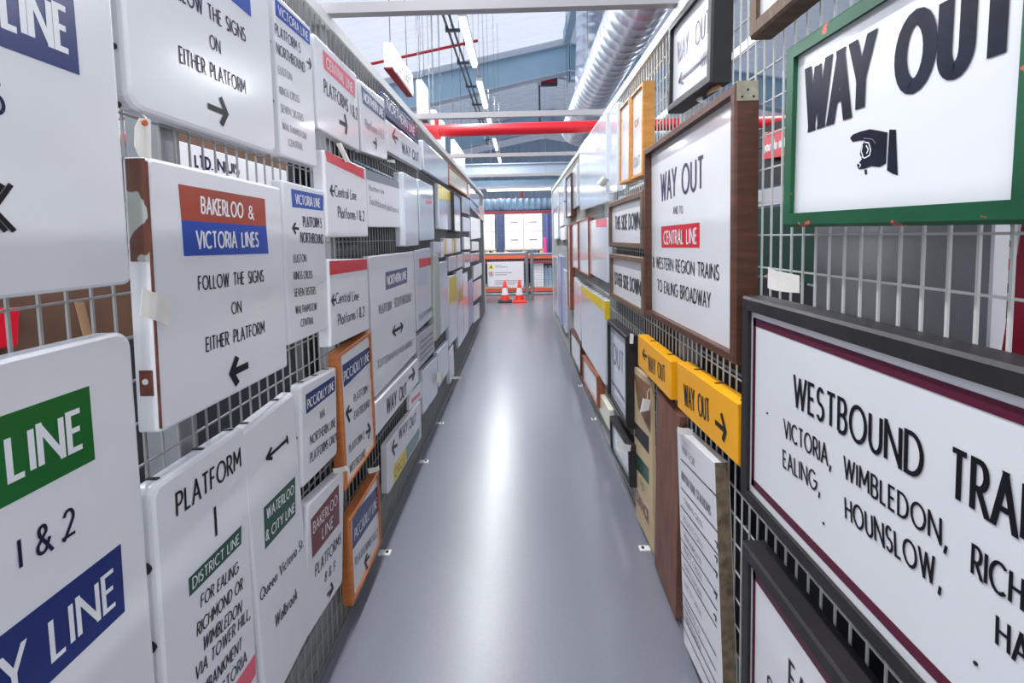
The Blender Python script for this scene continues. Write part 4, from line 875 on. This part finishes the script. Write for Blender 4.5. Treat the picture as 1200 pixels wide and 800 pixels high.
s = Rr('framed_sign', 'very tall white sign in a reddish frame at the far right', [(664.3, 264), (667, 262.5), (668.5, 364), (665.3, 358)], frame=REDWOOD, bar=.014, recess=.01, panel=ENAMEL_BLUELIT, depth=.06).done()
s = Rr('enamel_sign', 'tall white sign with dark blue left edge, far right near the floor', [(653.5, 298), (657.3, 300), (658.5, 383), (654.5, 373)], panel=mat('blue_tinted_enamel', (170, 180, 214), .25), depth=.06)
MB().box((s.w/2-.03, -.062, -s.h/2), (s.w/2+.001, -.0605, s.h/2)).build('edge_strip', NAVY, s.root); s.done()
s = Rr('enamel_sign', 'low white sign next to the very tall reddish framed one', [(659, 314), (662.5, 317), (663.5, 391), (660, 383)], panel=ENAMEL_BLUELIT).done()
s = Rr('enamel_sign', 'tall white sign forming the far end of the right screen', [(648.5, 300), (653, 301), (653.5, 371), (649, 362)], panel=ENAMEL_BLUELIT).done()

# ------------------------------------------------------------------ tags hung on the signs
def ptag(label, side, quad, off, hole=None, to=None, m=PAPER, name='paper_tag', bend=.15):
    sg = 1 if side == 'L' else -1
    X = (XL if side == 'L' else XR)+sg*off
    P = [on_x(u, v, X) for u, v in quad]; c = sum(P, Vector())/4
    root = empty(name, c, label, 'tag', 'tags tied to the signs')
    mb = MB(); n = 5; vs = []
    for i in range(n+1):
        f = i/n; a = P[0].lerp(P[1], f)-c; b = P[3].lerp(P[2], f)-c; g = .25 if hole and i in (0,) else (.04 if i == n else 0); a, b = a.lerp(b, g), b.lerp(a, g)
        lift = sg*(.0015+bend*.08*math.sin(math.pi*f)*(P[1]-P[0]).length/.06*.5)
        for p in (a, b): vs += [(p.x+lift, p.y, p.z), (p.x+lift+sg*.0012, p.y, p.z)]
    for i in range(n):
        k = i*4; mb.add([vs[k+1], vs[k+5], vs[k+7], vs[k+3]], [(0, 1, 2, 3)]); mb.add([vs[k], vs[k+2], vs[k+6], vs[k+4]], [(0, 1, 2, 3)])
        mb.add([vs[k], vs[k+4], vs[k+5], vs[k+1]], [(0, 1, 2, 3)]); mb.add([vs[k+2], vs[k+3], vs[k+7], vs[k+6]], [(0, 1, 2, 3)])
    mb.add(vs[:4], [(0, 1, 3, 2)]); mb.add(vs[-4:], [(0, 1, 3, 2)])
    mb.build('card', m, root)
    if hole:
        h = on_x(hole[0], hole[1], X)-c
        MB().tube((h.x+sg*.001, h.y, h.z), (h.x+sg*(.005+bend*.03), h.y, h.z), .0055, 12).build('eyelet', EYELET, root)
        if to:
            t = on_x(to[0], to[1], X-sg*.03)-c; mid = (h+t)/2+Vector((sg*.012, 0, 0))
            MB().path([(h.x+sg*.005, h.y, h.z), tuple(mid), tuple(t)], .0012, 6).build('string', STRING, root)
    return root
ptag('long white tag with rusty eyelet hung above the two Bakerloo lines sign', 'L', [(157, 138), (175, 139), (176, 187), (156, 182)], .052, (165, 144), (163, 132))
ptag('curled paper tag with brown writing at the left edge of the rusty edged sign', 'L', [(165, 338), (199, 352), (196, 383), (163, 370)], .060)
ptag('small buff tag dangling above the green LINE sign', 'L', [(86, 354), (97, 353), (106, 392), (96, 393)], .020, m=KRAFT)
ptag('thin white curled tag over the upper red topped sign', 'L', [(393, 168), (399, 167), (410, 190), (404, 190)], .055)
ptag('white triangular tag over the grey topped Southbound sign', 'L', [(452, 187), (462, 188), (462, 192), (454, 190)], .06)
ptag('white tag on top of the maroon banded sign, left screen', 'L', [(389, 549), (405, 545), (407, 550), (391, 555)], .065)
ptag('white tag on top of the lower orange framed sign, left screen', 'L', [(430, 549), (443, 545), (444, 549), (432, 555)], .07)
ptag('white tag hanging between the low pair of signs, left screen', 'L', [(512, 436), (517, 435), (516.5, 448), (512, 448)], .06)
ptag('white tag low beside the narrow sign near the floor, left screen', 'L', [(527, 441), (540, 440), (540, 444.5), (527, 444)], .05)
ptag('square cream tag on the large glossy sign, right screen', 'R', [(708, 205), (715, 210), (708, 219), (701, 213)], .07)
ptag('white luggage tag in front of the stained cream bill', 'R', [(754, 466), (763, 468), (761, 481), (750, 484)], .045, (760, 468), (763, 452))
ptag('tiny white tag at the corner of the deep black frame, right screen', 'R', [(739, 390), (743, 391), (742.5, 403), (738.5, 402)], .05)
ptag('curved paper label with orange eyelet above the dark WESTBOUND frame', 'R', [(902, 310), (938, 322), (938, 344), (901, 335)], .050, (907, 323), (896, 324), bend=.3)
ptag('white tag under the black framed WAY OUT sign', 'R', [(815, 107), (822, 109), (826, 121), (817, 118)], .03)
ptag('crumpled brown paper tag above the deep brown frame', 'R', [(830, 101), (842, 97), (848, 104), (829, 113)], .03, m=KRAFT)
ptag('torn white tag on top of the station list board', 'R', [(795, 499), (813, 503), (811, 510), (796, 507)], .055)
ptag('pale pink tag beside the small dark framed sign near the floor', 'R', [(725, 517), (740, 521), (739, 529), (727, 523)], .068)

# ------------------------------------------------------------------ under the roof
AREA = []
def batten(label, x, y0, y1, z, seen=True, turn=0, power=None):
    root = empty('ceiling_light', (x, (y0+y1)/2, z), label, 'ceiling light', 'fluorescent battens under the roof'); h = (y1-y0)/2
    root.rotation_euler.z = turn
    MB().box((-.05, -h, .03), (.05, h, .09)).build('housing', WHITESTEEL, root)
    MB().prism([(-.045, -h+.03, .03), (.045, -h+.03, .03), (.03, -h+.03, -.02), (-.03, -h+.03, -.02)], (0, 2*h-.06, 0)).build('diffuser', TUBEMAT, root)
    for s_ in (-1, 1): MB().tube((0, s_*(h-.15), .09), (0, s_*(h-.15), roof_z(x)-z-.05), .003, 6).build('suspension_wire', GALV, root)
    ld = bpy.data.lights.new('tube_light', 'AREA'); ld.shape = 'RECTANGLE'; ld.size = .09; ld.size_y = 2*h-.06; ld.energy = power or TUBE_POWER; ld.color = TUBE_COLOR
    lo = bpy.data.objects.new('tube_light', ld); col.objects.link(lo); lo.parent = root; lo.location = (0, 0, -.03)
ORD = ('nearest', 'second', 'third', 'fourth', 'fifth')
for k in range(5):
    batten('%s fluorescent batten of the row over the aisle' % (ORD[k]+' visible' if k else 'nearest visible'), -.64, 5.45+2.2*k, 6.95+2.2*k, 4.2)
for k in range(3): batten('fluorescent batten over the aisle nearer than the photo shows', -.64, -1.15+2.2*k, .35+2.2*k, 4.2)
for k in range(5):
    batten('fluorescent batten over the next aisle left', -3.4, .2+3.0*k, 1.7+3.0*k, 4.2); batten('fluorescent batten over the next aisle right', 3.2, .2+3.0*k, 1.7+3.0*k, 4.2)
for k in range(3): batten('%s fluorescent batten lying across above the far pallet racking' % ('left', 'middle', 'right')[k], -1.9+1.9*k, 11.55-.85, 11.55+.85, 2.80, turn=R(90), power=15)  # outer two are hidden lamps added to brighten the far end
tag(MB().box((-.66, -1.2, 4.29), (-.62, 16, 4.33)).build('cable_tray', GALV), 'slim grey trunking carrying the row of battens over the aisle', 'cable tray')
# fat red pipe and thin sprinkler pipe
pp = empty('red_pipe', (0, 4.45, 2.675), 'fat red pipe crossing above both mesh screens', 'pipe')
MB().tube((-6, 0, -.04), (6, 0, .01), .058, 20).build('pipe', REDPAINT, pp)
MB().tube((-.83, 0, -.035), (-.77, 0, -.034), .068, 20).tube((-.80, 0, .02), (-.80, 0, .13), .02, 10).build('coupling', REDPAINT, pp)
a = on_y(428, 76.5, 7.4); b = on_y(560, 47.5, 7.4); d = (b-a)/(b.x-a.x)
sp = empty('sprinkler_pipe', b, 'thin red sprinkler pipe sloping under the white roof', 'pipe')
MB().tube(tuple(-d*6), (0, 0, 0), .022, 10).build('pipe', REDPAINT, sp)
e_ = -d*.22
MB().tube((e_.x, 0, e_.z-.03), (e_.x, 0, e_.z+.10), .016, 8).build('sprinkler_head', REDPAINT, sp)
# spiral duct along the right, its branch, and the duct across the back
def duct(name, label, pts, r, pitch=.11, ridge=.012, m_=None):
    root = empty(name, pts[0], label, 'duct'); o = Vector(pts[0]); mb = MB(); n = 28
    P = [Vector(p)-o for p in pts]; rings = []
    for i in range(len(P)-1):
        d = (P[i+1]-P[i]); m = max(1, int(d.length/pitch)); 
        for k in range(m): rings.append(P[i]+d*k/m)
    rings.append(P[-1]); vs = []; cnt = 0
    for i, c in enumerate(rings):
        d = (rings[min(i+1, len(rings)-1)]-rings[max(i-1, 0)]).normalized(); a = Vector((0, 0, 1)) if abs(d.z) < .9 else Vector((1, 0, 0))
        a = (a-d*a.dot(d)).normalized(); b = d.cross(a); gp = pitch*.12
        for off, rr in ((-gp, r), (-gp*.6, r+ridge), (gp*.6, r+ridge), (gp, r)):
            for k in range(n):
                t = 2*math.pi*k/n; vs.append(c+d*off+(a*math.cos(t)+b*math.sin(t))*rr)
            cnt += 1
    mb.add(vs, [(i*n+k, i*n+(k+1) % n, (i+1)*n+(k+1) % n, (i+1)*n+k) for i in range(cnt-1) for k in range(n)], True)
    mb.build('duct_pipe', m_ or DUCT, root); return root
bend = [(1.08+.5*(1-math.cos(R(t))), 8.6+.5*math.sin(R(t)), 3.62) for t in range(0, 91, 15)]
dk = duct('spiral_duct', 'big shiny spiral duct running over the right mesh screen', [(1.08, 2.2, 3.62), (1.08, 8.4, 3.62)]+bend+[(3.2, 9.1, 3.62)], .25, .16, .003)
for yy in (3.0, 5.2, 7.4):
    for xx in (-.27, .27): MB().tube((xx, yy-2.2, 0), (xx, yy-2.2, roof_z(1.08+xx)-3.66), .006, 6).build('hanger_rod', GALV, dk)
br = duct('branch_duct', None, [(1.12, 7.0, 5.75), (1.12, 7.0, 4.6), (1.11, 7.05, 4.2), (1.10, 7.15, 3.75)], .20, .14, .004)
bo = br.children[0]; bo.parent = dk; bo.name = 'branch_duct'; bo.location = br.location-dk.location; bpy.data.objects.remove(br)
duct('spiral_duct', 'round grey spiral duct crossing the far end above the white boxes', [(-3.5, 13.0, 2.53), (3.5, 13.0, 2.53)], .175, .17, .014, DULLDUCT)
# light-box signs hung from the roof over the left screen
def hanging(label, x, y0, y1, z0, z1, th=.06, txt=None):
    root = empty('hanging_sign', (x, (y0+y1)/2, z0), label, 'sign', 'signs hung from the roof on wires'); h = (y1-y0)/2; H = z1-z0
    bm2 = MB().box((-th/2, -h, .012), (th/2, h, H)); bm2.build('case', CREAM, root)
    MB().box((th/2, -h+.008, .02), (th/2+.004, h-.008, H-.008)).build('face', VINYL, root)
    MB().box((-th/2-.002, -h-.002, 0), (th/2+.002, h+.002, .012)).build('bottom_strip', MAROON, root)
    for s_ in (-.75, .75): MB().tube((0, s_*h, H), (0, s_*h, roof_z(x)-z0), .004, 6).build('suspension_wire', DARKSTEEL, root)
    rg = MB(); pts = [(0, -.75*h+.022*math.cos(R(t)), H+.022+.022*math.sin(R(t))) for t in range(0, 361, 30)]; rg.path(pts, .005, 6); rg.build('ring', DARKSTEEL, root)
    if txt:
        st, W = layout(txt); k = MB(); sw = .13*H*.4
        for poly, xr in st:
            q = [(-h*.8+2*h*.8*px_/W, H*.32+H*.42*pz) for px_, pz in poly]
            for f in strip(q, sw): k.add([(th/2+.005, v.x, v.y) for v in f], [tuple(range(len(f)))])
        k.build('lettering', NAVYINK, root)
hanging('nearest white sign hung on wires over the left screen', -1.0, 3.52, 4.22, 2.92, 3.12, txt='KEEP LEFT')
hanging('small white sign hung second from the nearest over the left screen', -1.0, 4.62, 4.92, 2.86, 3.22)
hanging('white sign hung just behind the red pipe over the left screen', -1.02, 5.45, 6.1, 2.70, 3.15)
hanging('white sign hung farthest over the left screen', -1.02, 7.0, 8.3, 2.56, 3.13)
wm = [(490, 5.2), (494, 6.0), (503, 6.4), (507, 6.6), (515, 7.2), (567, 7.4), (572, 7.8), (579, 8.2), (584, 8.6)]
for i, (u, yy) in enumerate(wm):
    p = on_y(u, 100, yy); top = roof_z(p.x)-.02
    o = MB().tube((0, 0, 0), (0, 0, top-3.25), .0035, 6).tube((0, 0, -.05), (0, 0, 0), .008, 6).build('steel_wire', GALV); o.location = (p.x, yy, 3.25)
    tag(o, 'thin steel wire hanging from the white roof', 'wire', 'steel wires hanging from the roof')
cl_ = empty('cable_ladder', (-.90, 6, 4.46), 'dark cable ladder with cross arms beside the row of battens', 'cable ladder')
mb = MB()
for x_ in (-.04, .04): mb.box((x_-.012, -3.5, 0), (x_+.012, 8, .03))
mb.build('side_rail', DARKSTEEL, cl_)
for k in range(10): MB().box((-.07, -3.2+k*1.15, -.03), (.13, -3.15+k*1.15, 0)).box((-.07, -3.2+k*1.15, 0), (-.05, -3.15+k*1.15, .1)).build('cross_arm', DARKSTEEL, cl_)
for k in range(5): MB().tube((0, -3+k*2.4, .03), (0, -3+k*2.4, roof_z(-.90)-4.50), .004, 6).build('suspension_wire', GALV, cl_)
ex = empty('heater_unit', on_y(645, 96, 10.6), 'dark box with white end and red face under the roof frame', 'heater')
MB().box((-.22, -.05, -.09), (.16, .05, .09)).build('case', DARKSTEEL, ex); MB().box((-.30, -.06, -.07), (-.22, .06, .07)).build('end_cap', WHITESTEEL, ex); MB().box((-.20, -.056, -.03), (.10, -.051, .04)).build('red_face', RED, ex)
MB().tube((-.26, 0, -.07), (-.26, 0, -1.0), .02, 8).build('stem', DARKSTEEL, ex)

# ------------------------------------------------------------------ the far end: fence, notice, cones, pallet racking
FY = 11.15
def fence_panel(label, u0, u1):
    a = on_y(u0, 297, FY); b = on_y(u1, 297, FY); zt = a.z; w_ = b.x-a.x
    root = empty('fence_panel', (a.x, FY, 0), label, 'fence panel', 'fence panels at the end of the aisle')
    for x in (0, w_): MB().tube((x, 0, 0), (x, 0, zt+.02), .045, 12).build('post', FENCE, root)
    MB().tube((0, 0, zt-.02), (w_, 0, zt-.02), .035, 12).build('top_rail', FENCE, root)
    MB().tube((0, 0, .15), (w_, 0, .15), .035, 12).build('bottom_rail', FENCE, root)
    mb = MB(); n = int(w_/.06)
    for i in range(1, n): mb.box((i*w_/n-.003, -.004, .15), (i*w_/n+.003, .002, zt-.02))
    for k in range(1, 17): zz = .15+k*(zt-.17)/17; mb.box((0, -.005, zz-.003), (w_, .001, zz+.003))
    mb.build('wire_mesh', FENCE, root)
fence_panel('left panel of the grey tube fence carrying the white notice', 548, 617); fence_panel('right panel of the grey tube fence at the aisle end', 623, 668)
a = on_y(571, 307, FY-.06); b = on_y(614, 335, FY-.06)
nb = empty('notice_board', ((a.x+b.x)/2, FY-.06, (a.z+b.z)/2), 'white safety notice with yellow triangle on the fence', 'notice'); hw, hh = (b.x-a.x)/2, (a.z-b.z)/2
MB().box((-hw, -.012, -hh), (hw, .012, hh)).build('panel', ENAMEL, nb)
def npt(u, v): p = on_y(u, v, FY-.073); return (p.x-nb.location.x, -.0135, p.z-nb.location.z)
MB().prism([npt(575.5, 309), npt(579.2, 315), npt(571.8, 315)], (0, .001, 0)).build('warning_triangle', PALEYELLOW, nb)
MB().prism([npt(575.2, 310.8), npt(576.6, 313), npt(575.4, 314.5), npt(574.4, 313)], (0, -.001, 0)).build('symbol', INK, nb)
c = npt(575.5, 321); MB().path([(c[0]+.055*math.cos(R(t)), c[1], c[2]+.055*math.sin(R(t))) for t in range(0, 361, 24)], .008, 6).build('prohibition_ring', RED, nb)
MB().box((c[0]-.012, c[1]-.001, c[2]-.03), (c[0]+.012, c[1], c[2]+.03)).build('symbol', INK, nb)
k = MB()
for (u0, u1, v, h) in ((580, 588, 311, .8), (580, 595, 313, .8), (580, 600, 319.5, .9), (580, 594, 322, .9), (580, 612, 329, .8), (580, 611, 331, .8), (580, 604, 333, .8)):
    p = npt(u0, v); q = npt(u1, v); k.box((p[0], p[1], p[2]-.008*h), (q[0], p[1]+.001, p[2]+.008*h))
k.build('lines_of_print', GREYINK, nb)
for i, (u, lab, bm3) in enumerate(((592, 'left traffic cone with black base in front of the fence', RUBBER), (609, 'right traffic cone with red base in front of the fence', CONEMAT))):
    p = on_z(u, 354, 0); c = empty('traffic_cone', (p.x, p.y, 0), lab, 'traffic cone', 'traffic cones by the fence')
    MB().box((-.17, -.17, 0), (.17, .17, .035)).lathe([(.17, .03), (.15, .06), (.13, .065)], (0, 0, 0), 16).build('base', bm3, c)
    MB().lathe([(.115, .06), (.086, .19)], (0, 0, 0), 20).lathe([(.056, .36), (.026, .54), (.018, .545)], (0, 0, 0), 20).build('cone', CONEMAT, c)
    MB().lathe([(.087, .185), (.055, .365)], (0, 0, 0), 20).build('white_sleeve', CONEWHITE, c)
PY = 12.3
def box_on(u0, u1, v0, v1, Y): a = on_y(u0, v0, Y); b = on_y(u1, v1, Y); return a.x, b.x, b.z, a.z
zb = on_y(610, 300.5, PY).z; zb2 = on_y(610, 296, PY).z
pr = empty('pallet_rack', (0, PY+.5, 0), 'orange pallet racking beyond the fence', 'racking')
for x in (-2.3, 2.3):
    for yy in (-.45, .45): MB().box((x-.05, yy-.04, 0), (x+.05, yy+.04, 2.25)).build('upright', PURPLE, pr)
for zc in (zb, .12):
    for yy in (-.48, .44): MB().box((-2.25, yy, zc-.06), (2.25, yy+.05, zc+.05)).build('beam', ORANGEBEAM, pr)
    MB().box((-2.25, -.44, zc+.03), (2.25, .44, zc+.05)).build('shelf_deck', PALLETWOOD, pr)
MB().box((-2.25, .50, .2), (2.25, .52, zb-.07)).build('dark_backing', DARKBOARD, pr)  # dark sheet added so the lower bay reads dark
MB().box((-2.25, -.50, zb-.19), (2.25, -.46, zb-.12)).build('tie_bar', DARKRED, pr)
def pallet(label, x0, x1, z):
    root = empty('pallet', ((x0+x1)/2, PY+.5, z), label, 'pallet', 'pallets on the racking'); h = (x1-x0)/2
    mb = MB()
    for x in (-h+.05, 0, h-.05): mb.box((x-.05, -.40, 0), (x+.05, .40, .13))
    mb.build('blocks', PALLETWOOD, root); MB().box((-h, -.42, .13), (h, .42, .165)).box((-h, -.42, 0), (h, -.36, .02)).build('deck', PALLETWOOD, root)
x0, x1, z0, z1 = box_on(591, 636, 250.5, 290, PY)
pallet('pallet under the two white box columns', x0-.02, x1+.02, zb+.05)
zp = zb+.05+.165; H = (z1-zp)/2; W2 = (x1-x0)/2
for i in range(2):
    for k in range(2):
        o = MB().box((0, 0, 0), (W2-.012, .70, H-.008)).build('cardboard_box', CARTON); o.location = (x0+i*W2+.006, PY+.08, zp+k*H)
        tag(o, '%s %s white box of the four on the racking' % (('lower', 'upper')[k], ('left', 'right')[i]), 'box', 'white boxes on the racking')
        b_ = MB().box((W2*.3, -.002, H*.48), (W2*.7, .001, H*.54)).build('hand_slot', GREYINK, o)
x0, x1, z0, z1 = box_on(564, 580, 250.5, 290, PY)
pallet('pallet under the white boxes behind the left screen end', x0-.1, x1+.03, zb+.05)
for k in range(2):
    o = MB().box((0, 0, 0), (x1-x0, .7, H-.008)).build('cardboard_box', CARTON); o.location = (x0, PY+.08, zp+k*H)
    tag(o, ('lower', 'upper')[k]+' white box beside the left screen end', 'box', 'white boxes on the racking'); b_ = MB().box(((x1-x0)*.72, -.002, H*.25), ((x1-x0)*.76, .001, H*.75)).build('seam', GREYINK, o)
x0, x1, z0, z1 = box_on(582.5, 589.5, 252, 292, PY)
for k in range(4):
    hh = (z1-zb-.06)/4; o = MB().box((0, 0, 0), (x1-x0, .5, hh-.006)).build('storage_crate', SLATE); o.location = (x0, PY+.1, zb+.055+k*hh)
    tag(o, ('lowest', 'second lowest', 'second highest', 'topmost')[k]+' grey blue crate in the narrow stack on the racking', 'crate', 'grey blue crates on the racking')
for i, (u, v0, m_, lab) in enumerate(((641, 251, PURPLE, 'upright blue violet roll left of its pair on the racking'), (645.5, 249, SLATE, 'upright grey blue roll right of its pair on the racking'))):
    p = on_y(u, v0, PY); o = MB().tube((0, 0, 0), (0, 0, p.z-zb-.055), .055, 14).tube((0, 0, -.001), (0, 0, p.z-zb-.04), .02, 8).build('fabric_roll', m_); o.location = (p.x, PY+.2, zb+.055); tag(o, lab, 'roll')
p0 = on_y(636.8, 279, PY); o = MB().box((0, 0, 0), (.085, .1, p0.z-zb-.056)).box((.01, .01, p0.z-zb-.056), (.075, .09, p0.z-zb-.03)).build('pink_package', MAGENTA); o.location = (p0.x, PY+.05, zb+.055); tag(o, 'pink package beside the rolls on the racking', 'package')
x0, x1, z0, z1 = box_on(624.5, 637.5, 309, 341, PY)
cr = empty('slatted_crate', (x0, PY+.1, .17), 'white slatted crate behind the right fence panel', 'crate'); w_ = x1-x0; h_ = z1-.17
MB().box((0, .02, 0), (w_, .5, h_)).build('case', CARTON, cr)
for i in range(5): MB().box((i*w_/5+.008, 0, .02), ((i+1)*w_/5-.008, .02, h_-.02)).build('slat', CARTON, cr)
for i, u in enumerate((640.5, 645.5)):
    p = on_y(u, 312, PY); o = MB().tube((0, 0, 0), (0, 0, p.z-.24), .065, 14).tube((0, 0, p.z-.24), (0, 0, p.z-.17), .05, 14, r2=.02).build('gas_cylinder', STEELBLUE); o.location = (p.x, PY+.3, .17)
    tag(o, ('left', 'right')[i]+' pale blue cylinder behind the right fence panel', 'cylinder', 'pale blue cylinders')
x0, x1, z0, z1 = box_on(596, 613, 333, 341, PY)
o = MB().box((0, 0, 0), (x1-x0, .5, .25)).box((.03, .05, .25), (x1-x0-.03, .45, .28)).build('storage_bin', CARTON); o.location = (x0, PY+.1, .17); tag(o, 'low white bin behind the cones under the racking', 'bin')
